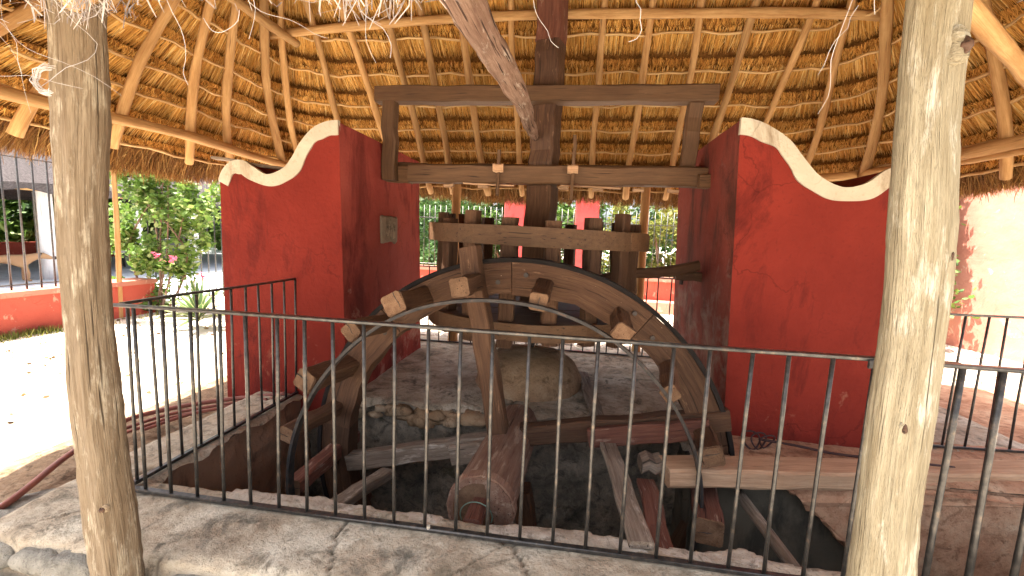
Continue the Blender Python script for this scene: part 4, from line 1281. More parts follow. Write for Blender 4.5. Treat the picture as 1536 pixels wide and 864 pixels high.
# ------------------------------------------------------------------ iron railings
def railing(label, p0, p1, nb, H=0.95, zb=0.02, bar=0.0082, first=0.0, group='black iron railings round the pit', bars=None, flat=True, jitter=0.004):
    p0, p1 = np.array([*p0, zb], float), np.array([*p1, zb], float)
    root = thing('iron_railing', label, 'railing', tuple((p0 + p1) / 2), group)
    T = unit(p1 - p0)
    upz = np.array([0, 0, 1.0])
    nseg = max(4, int(np.linalg.norm(p1 - p0) / 0.5))
    obj('top_rail', timber(MB(), p0 + upz * (H - zb), p1 + upz * (H - zb), 0.034, 0.014, (0, 0, 1), nseg, 0.0018, 0.003), 'iron', root)
    obj('bottom_rail', timber(MB(), p0, p1, 0.030, 0.018, (0, 0, 1), nseg, 0.0018, 0.003), 'iron', root)
    L = np.linalg.norm(p1 - p0)
    ts = np.arange(nb) * (L - 2 * first) / (nb - 1) + first if bars is None else bars
    base = wpos(root)
    mb = MB()
    log(mb, [(0, 0, 0), (0.0015, 0.001, 0.3), (-0.001, 0.0, 0.62), (0, 0, H - zb - 0.006)], bar, 8, 0.04)
    me = mb.mesh('baluster', 'iron', (0, 0, 0), True)
    for t_ in ts:
        o = bpy.data.objects.new('baluster', me)
        COL.objects.link(o)
        o.parent = root
        o.location = Vector(p0 + T * t_ - base) + Vector((rng.normal(0, jitter * 0.4), 0, 0))
        o.rotation_euler = (rng.normal(0, 0.006), rng.normal(0, 0.006), rng.uniform(0, 6.28))
    return root
sp = 0.1446
rf = railing('black iron railing along the front kerb between the two big posts', (0.0, 0.0), (3.62, 0.0), 0, bars=[k * sp for k in range(0, 25)])
for k in (11,):
    x = k * sp + 0.02
    obj('anchor_bolt', log(MB(), [(x, -0.008, 0.026), (x, -0.008, 0.04)], 0.008, 8), 'trim', rf)
rg = railing('black iron railing continuing right of the thick pale post', (3.48, -0.02), (5.62, -0.02), 0, bars=[0.12 + k * sp for k in range(0, 14)], bar=0.0115)
railing('black iron railing along the left kerb running back to the left red wall', (0.03, 0.04), (0.015, 1.395), 0, bars=[0.02 + k * 0.1335 for k in range(0, 11)])
railing('thin black iron railing between the right red wall and the bright pink wall', (4.36, 1.50), (6.9, 1.72), 18, bar=0.0075)
rb = railing('distant black iron railing behind the mound and lantern gear', (0.30, 3.42), (3.45, 3.42), 24, bar=0.0075)

obj('latch_plate', timber(MB(), (3.30, -0.022, 0.938), (3.46, -0.022, 0.938), 0.012, 0.030, (0, 0, 1), 3, 0.002, 0.003), 'band', rf)
# ------------------------------------------------------------------ hoses and cable
pts = [(-0.52, -0.45, -0.16), (-0.50, -0.12, -0.08), (-0.68, 0.27, -0.06), (-0.86, 0.72, -0.07), (-0.75, 1.02, -0.07), (-0.46, 1.28, -0.065), (-0.18, 1.33, -0.03), (-0.05, 1.36, -0.01)]
o = thing('garden_hose', 'reddish brown hose lying in loops on the soil left of the railing', 'hose', (-0.6, 0.5, -0.1))
obj('hose_run', log(MB(), np.array(pts) + (0, 0, 0.03), 0.017, 8, 0.01, nseg=60), 'hose', o, True)
for dx, dy in ((0.06, 0.06), (0.13, 0.03), (0.20, 0.10)):
    q = [(-0.80 + dx, 0.55 + dy, -0.035), (-0.72 + dx, 0.85 + dy, -0.035), (-0.52 + dx, 1.08 + dy, -0.035), (-0.30 + dx * 0.5, 1.2 + dy, -0.02), (-0.16 + dx * 0.3, 1.22 + dy * 0.5, 0.0)]
    obj('hose_run', log(MB(), np.array(q), 0.012, 8, 0.01, nseg=30), 'hose', o, True)
obj('hose_run', log(MB(), [(-0.60, -0.75, -0.30), (-0.62, -0.60, -0.22), (-0.60, -0.40, -0.20), (-0.56, -0.25, -0.13)], 0.016, 8, 0.01, nseg=20), 'hose', o, True)
o = thing('cable', 'dark cable with a tangled loop on the ledge under the right red wall', 'cable', (3.8, 1.22, 0.03))
obj('cable_run', log(MB(), [(3.50, 1.27, 0.055), (3.70, 1.24, 0.05), (3.95, 1.20, 0.035), (4.2, 1.17, 0.045), (4.6, 1.16, 0.04)], 0.0085, 7, 0.02, nseg=24), 'cable', o, True)
for k in range(3):
    c = np.array([3.44 + 0.05 * k, 1.24, 0.055])
    obj('cable_loop', log(MB(), [c + (0.055 * math.cos(a) + 0.01 * math.sin(2 * a), 0.035 * math.sin(a + k), 0.05 * math.sin(a)) for a in np.linspace(0, 6.4, 22)], 0.006, 6, 0.05), 'cable', o, True)

mb = MB()
for q in ([(3.98, 0.93, -0.10), (4.02, 0.95, -0.28), (4.12, 0.94, -0.42), (4.26, 0.90, -0.52)], [(4.10, 0.94, -0.40), (4.17, 0.92, -0.33), (4.18, 0.92, -0.26)], [(4.12, 0.94, -0.41), (4.05, 0.93, -0.45), (3.96, 0.92, -0.44)]):
    log(mb, q, [0.010, 0.009, 0.004][:1] * len(q), 6, 0.2, nseg=8)
tag(obj('dry_twig', mb, 'cable', None, True), 'dark dry twig hanging under the pale timber right of the thick post', 'twig')

# ------------------------------------------------------------------ right side: pink wall, urn
w = thing('boundary_wall', 'sunlit pale pink boundary wall far right behind the railing', 'wall', (8.5, 5.5, -0.1))
mb = MB()
A, B = np.meshgrid(np.linspace(0, 1, 60), np.linspace(0, 1, 30))
P = np.stack([8.20 + 0.75 * A, 7.2 - 5.2 * A, -0.2 + 3.4 * B], -1)
P[..., 0] += 0.03 * fbm(P, 2)
I = np.arange(60 * 30).reshape(30, 60)
Q = np.stack([I[:-1, :-1], I[:-1, 1:], I[1:, 1:], I[1:, :-1]], -1).reshape(-1, 4)
mb.add(P.reshape(-1, 3), quads=Q)
Pb = P + np.array([0.3, 0.05, 0])
mb.add(Pb.reshape(-1, 3), quads=Q[:, ::-1])
obj('wall_body', mb, 'pinkwall', w, True)
mb = MB()
timber(mb, (8.35, 7.2, 3.22), (9.1, 2.0, 3.22), 0.36, 0.08, (0, 0, 1), 10, 0.004, 0.01)
obj('coping', mb, 'redlow', w)
UX, UY = 7.38, 5.72
o = thing('urn', 'rounded terracotta urn on a flared dark red pedestal half hidden by the thick post', 'urn', (UX, UY, -0.1))
mb = MB()
log(mb, [(UX, UY, 0.28), (UX, UY, 0.33), (UX, UY, 0.45), (UX, UY, 0.62), (UX, UY, 0.76), (UX, UY, 0.84), (UX, UY, 0.88)], [0.12, 0.2, 0.30, 0.33, 0.27, 0.16, 0.18], 20, 0.01)
obj('vessel', mb, 'terracotta', o, True)
mb = MB()
log(mb, [(UX, UY, -0.12), (UX, UY, 0.0), (UX, UY, 0.15), (UX, UY, 0.30)], [0.42, 0.33, 0.23, 0.19], 12, 0.01)
obj('pedestal', mb, 'redpillar', o)

# ------------------------------------------------------------------ plants
def leaves(mb, C_, size, flat=0.5, fold=0.25, rb=None, droop=0.0):
    n = len(C_)
    d = rng.normal(0, 1, (n, 3))
    d[:, 2] = d[:, 2] * flat - droop
    d = unit_rows(d)
    nrm = rng.normal(0, 1, (n, 3))
    nrm[:, 2] += 0.8
    sdv = unit_rows(np.cross(d, nrm))
    nn = np.cross(sdv, d)
    L = (size * rng.uniform(0.7, 1.3, n))[:, None]
    w_ = L * 0.32
    base, tip = C_ - d * L / 2, C_ + d * L / 2
    mid = C_ - nn * L * fold * 0.3
    V = np.stack([base, mid + sdv * w_, tip, mid - sdv * w_], 1).reshape(-1, 3)
    Q = np.arange(n)[:, None] * 4 + np.array([[0, 1, 2, 3]])
    r_ = rng.random(n) if rb is None else rb
    mb.add(V, gc=V, rnd=np.repeat(r_, 4), quads=Q)

def clumped(n, lo, hi, nc, rad):
    lo, hi = np.array(lo), np.array(hi)
    cs = rng.uniform(lo, hi, (nc, 3))
    k = rng.integers(0, nc, n)
    rr_ = rad * rng.uniform(0.5, 1.3, nc)
    P = cs[k] + unit_rows(rng.normal(0, 1, (n, 3))) * (rr_[k] * rng.random(n) ** 0.45)[:, None]
    return P

def shrub(label, cat, c, r_, n, size, mat, trunk_r=0.05, name='shrub', group=None, nc=None, gaps=1.0):
    c, r_ = np.array(c, float), np.array(r_, float)
    base = (c[0], c[1], SUNLIT_Z)
    root = thing(name, label, cat, base, group)
    nc = nc or max(8, int(n / 90))
    cs = unit_rows(rng.normal(0, 1, (nc, 3))) * (rng.random(nc) ** 0.4)[:, None] * r_ + c
    k = rng.integers(0, nc, n)
    rad = 0.28 * r_.mean() * rng.uniform(0.6, 1.3, nc)
    P = cs[k] + unit_rows(rng.normal(0, 1, (n, 3))) * (rad[k] * rng.random(n) ** 0.5)[:, None]
    P[:, 2] = np.maximum(P[:, 2], SUNLIT_Z + 0.05)
    mb = MB()
    leaves(mb, P, np.full(n, size), 0.6)
    obj('foliage', mb, mat, root)
    mb = MB()
    for i in range(4):
        q = cs[rng.integers(0, nc)]
        log(mb, [(c[0] + rng.normal(0, 0.05), c[1] + rng.normal(0, 0.05), SUNLIT_Z - 0.05), (c[0] + 0.4 * (q[0] - c[0]), c[1] + 0.4 * (q[1] - c[1]), c[2] - 0.3 * r_[2]), q], [trunk_r, trunk_r * 0.7, trunk_r * 0.3], 7, 0.1, nseg=8)
    obj('stem', mb, 'bark', root, True)
    return root

# plant whose shadow falls on the pink wall
root = thing('climbing_plant', 'slender leafy climbing plant before the pink wall behind the right post', 'plant', (7.92, 6.45, SUNLIT_Z))
mb = MB()
P = np.concatenate([np.array([7.92 + 0.03 * math.sin(z * 3), 6.42 - 0.08 * math.sin(z * 4), z]) + rng.normal(0, 1, (150, 3)) * (0.10, 0.20 * (1.35 - 0.36 * z) + 0.03, 0.12) for z in np.linspace(0.4, 3.1, 26)])
leaves(mb, P, np.full(len(P), 0.10), 0.6)
obj('foliage', mb, 'leaf', root)
obj('stem', log(MB(), [(7.92, 6.45, -0.15), (7.95, 6.42, 1.5), (7.9, 6.4, 3.0)], [0.03, 0.02, 0.008], 7, 0.1, nseg=10), 'bark', root, True)

# bougainvillea on its pole
root = thing('bougainvillea', 'tall bright bougainvillea bush with pink flowers between post and left red wall', 'bush', (-4.4, 4.5, SUNLIT_Z))
P = np.concatenate([clumped(4200, (-5.3, 4.3, 0.7), (-3.9, 4.8, 2.4), 40, 0.26), clumped(1500, (-5.2, 4.3, -0.05), (-4.5, 4.7, 1.1), 16, 0.2), clumped(500, (-4.7, 4.2, 0.3), (-3.8, 4.6, 0.8), 9, 0.2), clumped(1100, (-4.5, 4.3, 1.5), (-3.5, 4.7, 2.3), 9, 0.22)])
mb = MB()
leaves(mb, P, np.full(len(P), 0.095), 0.6)
obj('foliage', mb, 'leafsunlit', root)
for c in ((-4.10, 4.1, 0.86), (-3.86, 4.1, 0.82), (-3.35, 4.1, 0.56)):
    mb = MB()
    leaves(mb, np.array(c) + rng.normal(0, 0.03, (18, 3)), np.full(18, 0.06), 0.8)
    obj('flower', mb, 'pink', root)
mb = MB()
for k in range(6):
    log(mb, [(-4.5 + rng.normal(0, 0.1), 4.5, -0.2), (-4.5 + rng.normal(0, 0.3), 4.5, 0.9), (-4.4 + rng.normal(0, 0.4), 4.5, 2.0)], [0.02, 0.014, 0.006], 6, 0.1, nseg=10)
obj('stem', mb, 'bark', root, True)
o = obj('support_pole', log(MB(), [(-4.62, 3.93, -0.2), (-4.60, 3.95, 1.0), (-4.62, 3.97, 2.3)], [0.035, 0.034, 0.032], 9, 0.06, nseg=14), 'pole', None, True)
tag(o, 'yellow bamboo pole standing beside the bougainvillea by the red pillar', 'pole')

# variegated agave
root = thing('agave', 'spiky variegated agave on the ground beside the left red wall', 'plant', (-3.0, 3.65, SUNLIT_Z))
for k in range(46):
    a = rng.uniform(0, 6.28)
    el = rng.uniform(0.15, 1.45)
    L = rng.uniform(0.42, 0.72)
    b0 = np.array([-3.0, 3.65, -0.02 + rng.uniform(0, 0.15)])
    h_ = np.array([math.cos(a), math.sin(a), 0])
    s_ = np.array([-math.sin(a), math.cos(a), 0])
    V, rn = [], []
    n = 7
    for i in range(n):
        f = i / (n - 1)
        p = b0 + h_ * L * f * math.cos(el) + np.array([0, 0, 1]) * (L * f * math.sin(el) - 0.14 * f * f * math.cos(el))
        w_ = 0.030 * (0.55 + 1.2 * f * (1 - f) * 2) * (1 - f ** 4) + 0.001
        up2 = np.array([0, 0, 0.35 * w_])
        V += [p - s_ * w_ + up2, p - s_ * w_ * 0.55, p + s_ * w_ * 0.55, p + s_ * w_ + up2]
        rn += [0.9, 0.2, 0.2, 0.9]
    F = [(i * 4 + j, i * 4 + j + 1, i * 4 + 5 + j, i * 4 + 4 + j) for i in range(n - 1) for j in range(3)]
    obj('leaf', MB().add(V, F, rnd=rn), 'agave', root, True)

# ------------------------------------------------------------------ left boundary: low wall, pillars, tall fence
lw = thing('boundary_wall', 'low red boundary wall with a top painted sunlit pink at the far left under the tall fence', 'wall', (-4.75, 2.5, SUNLIT_Z))
box_mb = MB()
def wall_box(parent, nm, lo, hi, mat, nseg=1):
    mb = MB()
    box(mb, lo, hi)
    return obj(nm, mb, mat, parent)
wall_box(lw, 'wall_body', (-4.95, -6, -0.3), (-4.6, 4.5, 0.36), 'redlow')
wall_box(lw, 'coping', (-4.98, -6, 0.362), (-4.57, 4.52, 0.43), 'pinkwall')  # paler plaster paints the sunlit top of the red wall
def pillar(label, x, y, s_, h_, mat='redpillar'):
    p = thing('pillar', label, 'pillar', (x, y, SUNLIT_Z), 'red boundary pillars')
    mb = MB()
    timber(mb, (x, y, -0.2), (x, y, h_), s_, s_, (0, 1, 0), 8, 0.003, 0.02)
    obj('pillar_body', mb, mat, p)
    return p
pillar('red pillar of the left fence, just right of the brown front post', -4.72, 3.62, 0.30, 2.7)
def tall_fence(label, p0, p1, z0, z1, sp_, bar=0.011):
    p0, p1 = np.array(p0, float), np.array(p1, float)
    root = thing('bar_fence', label, 'fence', (*((p0 + p1) / 2), z0))
    T = (p1 - p0)
    L = np.linalg.norm(T)
    T = T / L
    for zr in (z0 + 0.06, z0 + (z1 - z0) * 0.80):
        obj('rail', timber(MB(), (*p0, zr), (*p1, zr), 0.035, 0.014, (0, 0, 1), 4, 0.001, 0.003), 'iron', root)
    me = log(MB(), [(0, 0, 0), (0, 0, z1 - z0)], bar, 6, 0.02).mesh('fence_bar', 'iron', (0, 0, 0), True)
    for k in range(int(L / sp_) + 1):
        o = bpy.data.objects.new('fence_bar', me)
        COL.objects.link(o)
        o.parent = root
        q = p0 + T * k * sp_ - np.array(wpos(root)[:2])
        o.location = (q[0], q[1], 0)
    return root
tall_fence('tall black bar fence on the low red wall left of the brown post', (-4.78, 0.2), (-4.78, 3.6), 0.43, 2.5, 0.16)
tall_fence('tall black bar fence behind the bougainvillea and agave', (-4.78, 4.6), (-4.78, 8.9), -0.08, 2.2, 0.17)

# terrace beyond, thatched terrace shelter, dog, chairs
g = MB()
grid_mesh(g, np.linspace(-22, -5.3, 20), np.linspace(0, 24, 24), lambda X, Y: -0.10 + 0.01 * fbm(np.stack([X, Y, 0 * X], -1), 0.8))
struct('terrace', g, 'terrace')
pv = thing('terrace_shelter', 'open thatched shelter with white posts beyond the left fence', 'shelter', (-12, 11, -0.1))
def loft(mb, loops):
    n = len(loops[0])
    V = np.concatenate([np.array(l, float) for l in loops])
    F = [(i * n + j, i * n + (j + 1) % n, (i + 1) * n + (j + 1) % n, (i + 1) * n + j) for i in range(len(loops) - 1) for j in range(n)]
    F.append(tuple((len(loops) - 1) * n + j for j in range(n)))
    mb.add(V, F)
mb = MB()
def rect_loop(x0, x1, y0, y1, z, n=40):
    out = []
    for k in range(n):
        out.append((x0 + (x1 - x0) * k / n, y0, z))
    for k in range(n):
        out.append((x1, y0 + (y1 - y0) * k / n, z))
    for k in range(n):
        out.append((x1 - (x1 - x0) * k / n, y1, z))
    for k in range(n):
        out.append((x0, y1 - (y1 - y0) * k / n, z))
    return [(p[0] + rng.normal(0, 0.02), p[1] + rng.normal(0, 0.02), p[2] + rng.normal(0, 0.035)) for p in out]
loft(mb, [rect_loop(-17, -9.7, 2.0, 18, 1.92), rect_loop(-17.1, -9.5, 1.9, 18.2, 2.05), rect_loop(-16.2, -10.4, 2.9, 17, 2.8), rect_loop(-15, -11.6, 4.5, 15.5, 3.9), rect_loop(-14, -12.8, 6, 14, 5.0)])
obj('thatch', mb, 'greythatch', pv)
for (x, y, s_) in ((-10.2, 7.05, 0.28), (-10.0, 10.9, 0.30), (-10.1, 9.2, 0.18), (-10.2, 5.0, 0.28), (-10.1, 14, 0.3), (-16, 7, 0.25), (-16, 11, 0.25)):
    obj('white_post', log(MB(), [(x, y, -0.1), (x, y, 2.2)], s_ / 2, 14, 0.01, nseg=4), 'whitepost', pv, True)
obj('ring_beam', timber(MB(), (-10.1, 2.5, 2.02), (-10.1, 17.5, 2.02), 0.14, 0.14, (0, 0, 1), 8, 0.003, 0.01), 'pole', pv)
wall_box(pv, 'low_parapet', (-16.6, 2, -0.1), (-16.35, 17, 0.5), 'redlow')
wall_box(pv, 'shelf', (-12.3, 9.4, 0.42), (-10.6, 10.4, 0.50), 'whitepost')
def chair(label, x, y, rz, tall=1.0):
    r_ = thing('chair', label, 'chair', (x, y, -0.1), 'dark chairs under the terrace shelter')
    def pt(a, b_, z):
        return (x + a * math.cos(rz) - b_ * math.sin(rz), y + a * math.sin(rz) + b_ * math.cos(rz), z)
    obj('seat', timber(MB(), pt(-0.22, 0, 0.35), pt(0.22, 0, 0.35), 0.44, 0.05, (0, 0, 1), 3, 0.002, 0.012), 'blackplastic', r_)
    obj('backrest', timber(MB(), pt(-0.22, 0.22, 0.72), pt(0.22, 0.22, 0.72), 0.04, 0.42 * tall, (0, 0, 1), 3, 0.003, 0.012), 'blackplastic', r_)
    for a in (-0.19, 0.19):
        for b_ in (-0.19, 0.19):
            obj('leg', log(MB(), [pt(a, b_, -0.1), pt(a, b_, 0.34)], 0.02, 6), 'blackplastic', r_)
chair('dark chair on the terrace between the white posts', -10.9, 11.3, 1.2)
chair('dark chair on the terrace behind the pink flowers', -9.4, 9.4, 2.0)
chair('dark chair on the terrace nearest the agave', -8.6, 8.6, 0.4)
chair('dark chair on the terrace deepest in the shelter', -12.0, 10.6, -0.6)

# dog: one skinned body
def dog(x, y, z, yawd, sc=1.0):
    me = bpy.data.meshes.new('dog')
    J = {'hip': (-0.30, 0, 0.50), 'loin': (-0.10, 0, 0.50), 'chest': (0.18, 0, 0.47), 'sh': (0.30, 0, 0.50), 'neck': (0.44, 0, 0.56), 'head': (0.54, 0, 0.58), 'snout': (0.66, 0, 0.53), 'nose': (0.73, 0, 0.515),
         't1': (-0.40, 0, 0.50), 't2': (-0.52, 0, 0.42), 't3': (-0.64, 0, 0.40)}
    R_ = {'hip': 0.105, 'loin': 0.10, 'chest': 0.135, 'sh': 0.11, 'neck': 0.075, 'head': 0.085, 'snout': 0.045, 'nose': 0.03, 't1': 0.03, 't2': 0.022, 't3': 0.014}
    E_ = [('hip', 'loin'), ('loin', 'chest'), ('chest', 'sh'), ('sh', 'neck'), ('neck', 'head'), ('head', 'snout'), ('snout', 'nose'), ('hip', 't1'), ('t1', 't2'), ('t2', 't3')]
    for s_, d in ((1, 0.05), (-1, -0.07)):
        for nm, p, r_ in ((f'h1{s_}', (-0.32 + d * 0.3, s_ * 0.09, 0.36), 0.075), (f'h2{s_}', (-0.26 + d, s_ * 0.09, 0.27), 0.045), (f'h3{s_}', (-0.37 + d, s_ * 0.09, 0.15), 0.028), (f'h4{s_}', (-0.34 + d, s_ * 0.09, 0.02), 0.028), (f'h5{s_}', (-0.28 + d, s_ * 0.09, 0.015), 0.022),
                         (f'f1{s_}', (0.24 - d * 0.3, s_ * 0.085, 0.34), 0.055), (f'f2{s_}', (0.25 - d, s_ * 0.085, 0.18), 0.034), (f'f3{s_}', (0.24 - d, s_ * 0.085, 0.02), 0.026), (f'f4{s_}', (0.30 - d, s_ * 0.085, 0.015), 0.022)):
            J[nm], R_[nm] = p, r_
        E_ += [('hip', f'h1{s_}'), (f'h1{s_}', f'h2{s_}'), (f'h2{s_}', f'h3{s_}'), (f'h3{s_}', f'h4{s_}'), (f'h4{s_}', f'h5{s_}'), ('chest', f'f1{s_}'), (f'f1{s_}', f'f2{s_}'), (f'f2{s_}', f'f3{s_}'), (f'f3{s_}', f'f4{s_}')]
    ks = list(J)
    me.from_pydata([tuple(c * sc for c in J[k]) for k in ks], [(ks.index(a), ks.index(b_)) for a, b_ in E_], [])
    o = bpy.data.objects.new('dog', me)
    COL.objects.link(o)
    sk = o.modifiers.new('skin', 'SKIN')
    sk.use_smooth_shade = True
    for k, sv in zip(ks, me.skin_vertices[0].data):
        sv.radius = (R_[k] * sc, R_[k] * sc)
    me.skin_vertices[0].data[0].use_root = True
    ss = o.modifiers.new('sub', 'SUBSURF')
    ss.levels = ss.render_levels = 2
    me.materials.append(M['dogfur'])
    o.location = (x, y, z)
    o.rotation_euler = (0, 0, yawd)
    tag(o, 'tan dog standing on the terrace behind the left fence, head to the right', 'dog')
    for s_ in (-1, 1):
        mb = MB()
        mb.add([(0.50 * sc, s_ * 0.05 * sc, 0.64 * sc), (0.56 * sc, s_ * 0.07 * sc, 0.64 * sc), (0.52 * sc, s_ * 0.125 * sc, 0.53 * sc), (0.53 * sc, s_ * 0.085 * sc, 0.63 * sc)], [(0, 1, 2), (0, 2, 3), (1, 3, 2), (0, 3, 1)])
        e = bpy.data.objects.new('ear', mb.mesh('ear', 'dogdark'))
        COL.objects.link(e)
        e.parent = o
    mb = MB()
    blob(mb, (0.735 * sc, 0, 0.525 * sc), (0.045 * sc, 0.042 * sc, 0.042 * sc), 10, 7, 0.05)
    e = bpy.data.objects.new('muzzle', mb.mesh('muzzle', 'dogdark', (0, 0, 0), True))
    COL.objects.link(e)
    e.parent = o
    return o
dog(-10.3, 6.35, -0.09, 0.75, 1.0)

# greenery beyond the terrace
for i, (x, y, rx, rz, h_) in enumerate([(-19, 6, 2.2, 1.7, 1.5), (-19, 9.5, 2.2, 1.9, 1.7), (-18.5, 13, 2.2, 1.8, 1.6), (-18, 16.5, 2.3, 1.9, 1.7), (-15, 20, 2.4, 1.9, 1.7), (-19.5, 2.5, 2.3, 1.8, 1.6), (-11, 21, 2.4, 1.9, 1.7), (-7, 20, 2.4, 2.0, 1.8), (-3.5, 18, 2.4, 2.0, 1.8)]):
    shrub(['broad green tree behind the shelter beside its white post', 'dense green tree in the gap behind the dog'][i % 2] + [', far left', ', left', ', middle', ', middle right', ', right', ', outermost left', ', far right', ', beyond the shelter corner', ', nearest the back wall'][i], 'tree', (x, y, h_), (rx, 1.6, rz), 2600, 0.30, 'leaf' if i % 2 else 'leafdark', 0.09, 'tree', 'trees behind the terrace shelter', 40)

# ------------------------------------------------------------------ back boundary: low wall, pillars, fence, hedge
bw = thing('boundary_wall', 'low red boundary wall at the back seen between the piers', 'wall', (1.7, 8.1, SUNLIT_Z))
wall_box(bw, 'wall_body', (-4.5, 7.95, -0.3), (8.3, 8.25, 0.52), 'redlow')
wall_box(bw, 'coping', (-4.5, 7.90, 0.522), (8.3, 8.3, 0.60), 'pinkwall')
wall_box(bw, 'sunlit_foot', (-4.5, 7.55, -0.3), (8.3, 7.945, 0.12), 'pinkwall')  # pink strip standing for the sunlit lower part of the wall face
pillar('red pillar of the back fence left of the lantern shaft', 0.85, 8.1, 0.46, 2.6)
pillar('red pillar of the back fence right of the lantern shaft', 2.42, 8.1, 0.50, 2.6)
tall_fence('tall black bar fence at the back left of the lantern gear', (-4.4, 8.1), (0.6, 8.1), 0.60, 2.0, 0.13, 0.009)
tall_fence('tall black bar fence at the back behind the wheel shaft', (1.10, 8.1), (2.15, 8.1), 0.60, 2.0, 0.13, 0.009)
tall_fence('tall black bar fence at the back before the yellow tree', (2.70, 8.1), (8.0, 8.1), 0.60, 2.0, 0.13, 0.009)
for i, (x, y, z, rx, rz, mt_, lb) in enumerate([(-0.9, 9.6, 1.25, 1.10, 1.50, 'leafdark', 'dark green shrub behind the back fence next to the left red wall'), (0.3, 9.9, 1.45, 0.88, 1.60, 'leaf', 'mid green shrub behind the back fence left of the red pillar'),
        (1.65, 9.5, 1.25, 0.83, 1.50, 'leaf', 'green shrub between the two red pillars behind the back fence'), (4.3, 9.4, 1.50, 1.38, 1.75, 'leafyellow', 'sunlit yellow green tree behind the back fence left of the right wall')]):
    shrub(lb, 'shrub', (x, y, z), (rx, 0.8, rz), 5200, 0.115, mt_, 0.05, 'shrub', None, 34)
mb = MB()
P = np.concatenate([clumped(9000, (-22, -4, 0.0), (-20, 24, 4.2), 110, 0.9), clumped(8000, (-18.6, -3, 0.1), (-17.6, 22, 2.6), 90, 0.7), clumped(5000, (-20, 22, 0.2), (-2, 24, 3.8), 70, 0.9)])
leaves(mb, P, np.full(len(P), 0.42), 0.6)
o = obj('far_wood', mb, 'leafsunlit', None, kind='stuff')
tag(o, 'mass of bright green woodland far beyond the terrace shelter', 'woodland')
mb = MB()
P = clumped(15000, (-5, 10.4, 0.0), (8, 11.2, 2.7), 170, 0.42)
leaves(mb, P, np.full(len(P), 0.15), 0.6)
o = obj('hedge', mb, 'leafdark', None, kind='stuff')
tag(o, 'dense dark green hedge filling the space behind the back fence', 'hedge')
# leaf litter and a ragged grass strip along the foot of the low wall
n_ = 420
q = np.concatenate([np.stack([rng.uniform(-4.5, -1.3, 300), rng.uniform(-0.3, 7, 300)], 1), np.stack([rng.uniform(5.0, 8.0, 120), rng.uniform(3.0, 6.5, 120)], 1)])
P = np.stack([q[:, 0], q[:, 1], ground_h(q[:, 0], q[:, 1]) + 0.012], -1)
mb = MB()
leaves(mb, P, np.full(n_, 0.055), 0.12, 0.3)
o = obj('leaf_litter', mb, 'litter', None, kind='stuff')
tag(o, 'dry brown leaves scattered over the pale courtyard ground', 'leaf litter')
mb = MB()
n_ = 5200
q = np.stack([-4.58 + np.abs(rng.normal(0, 0.13, n_)), rng.uniform(-1.5, 4.5, n_)], 1)
dens = vn(np.stack([q[:, 0], q[:, 1], 0 * q[:, 0]], -1), 2.2)
q = q[dens > 0.42]
n_ = len(q)
A_ = np.stack([q[:, 0], q[:, 1], ground_h(q[:, 0], q[:, 1]) - 0.01], -1)
T_ = A_ + np.stack([rng.normal(0, 0.02, n_), rng.normal(0, 0.02, n_), rng.uniform(0.03, 0.11, n_)], -1)
W_ = np.stack([rng.normal(0, 1, n_), rng.normal(0, 1, n_), 0 * q[:, 0]], -1) * 0.004
V = np.stack([A_ - W_, A_ + W_, T_ + W_ * 0.2, T_ - W_ * 0.2], 1).reshape(-1, 3)
mb.add(V, gc=V, rnd=np.repeat(rng.random(n_), 4), quads=np.arange(n_)[:, None] * 4 + np.array([[0, 1, 2, 3]]))
o = obj('grass', mb, 'leafyellow', None, kind='stuff')
tag(o, 'ragged grass strip along the foot of the low left wall', 'grass')
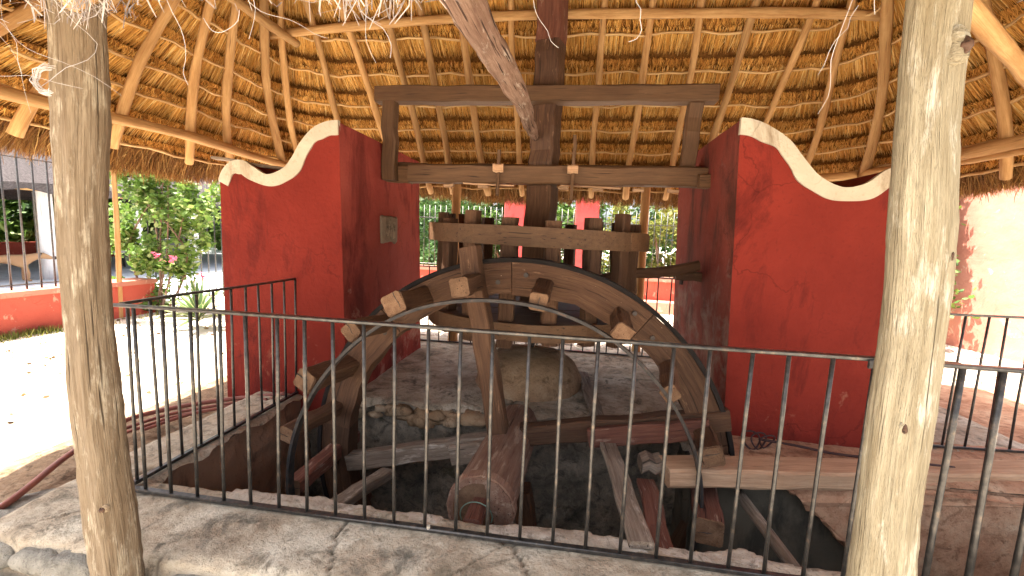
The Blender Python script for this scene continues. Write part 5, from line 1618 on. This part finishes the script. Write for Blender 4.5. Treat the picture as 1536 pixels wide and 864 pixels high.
# rough paving stones on the sunlit ground behind and right of the pit
pave = []
def pavers(x0, x1, y0, y1, cell, mat, zf):
    y = y0
    row = 0
    while y < y1:
        x = x0 + (row % 2) * cell * 0.5 + rng.uniform(0, 0.05)
        d = cell * rng.uniform(0.75, 1.1)
        while x < x1:
            w_ = cell * rng.uniform(0.8, 1.6)
            pave.append((x + w_ / 2, y + d / 2, w_ / 2 * 0.95, d / 2 * 0.93, zf))
            x += w_
        y += d
        row += 1
ground = bpy.data.objects['ground']
pavers(5.0, 8.1, 3.55, 5.6, 0.30, 'paver', SUNLIT_Z)
pavers(-0.2, 4.2, 3.95, 5.0, 0.26, 'paver', SUNLIT_Z)
stone_meshes = []
for k in range(8):
    mb = MB()
    n = 9
    a = np.sort(rng.uniform(0, 6.28, n)) * 0.25 + np.linspace(0, 6.28, n, endpoint=False) * 0.75
    r_ = (np.abs(np.cos(a)) ** 4 + np.abs(np.sin(a)) ** 4) ** -0.25 * rng.uniform(0.88, 1.02, n)
    V = [(r_[i] * math.cos(a[i]), r_[i] * math.sin(a[i]), -0.04) for i in range(n)] + [(0.98 * r_[i] * math.cos(a[i]), 0.98 * r_[i] * math.sin(a[i]), 0.012) for i in range(n)] + [(0.86 * r_[i] * math.cos(a[i]), 0.86 * r_[i] * math.sin(a[i]), 0.026 + rng.normal(0, 0.003)) for i in range(n)]
    F = [(i, (i + 1) % n, n + (i + 1) % n, n + i) for i in range(n)] + [(n + i, n + (i + 1) % n, 2 * n + (i + 1) % n, 2 * n + i) for i in range(n)] + [tuple(2 * n + i for i in range(n))]
    mb.add(V, F, np.array(V) * 0.2 + rng.uniform(0, 20, 3))
    stone_meshes.append(mb.mesh('paving_stone', 'paver'))
pave.sort(key=lambda p: (p[0] - CAM[0]) ** 2 + (p[1] - CAM[1]) ** 2)
for (x, y, a, b_, zf) in pave[:290]:
    o = bpy.data.objects.new('paving_stone', stone_meshes[rng.integers(0, 8)])
    COL.objects.link(o)
    o.parent = ground
    o.location = (x, y, float(ground_h(np.array(x), np.array(y))) + 0.004)
    o.scale = (a, b_, 1)
    o.rotation_euler = (rng.normal(0, 0.02), rng.normal(0, 0.02), rng.normal(0, 0.1) + (math.pi if rng.random() < 0.5 else 0))
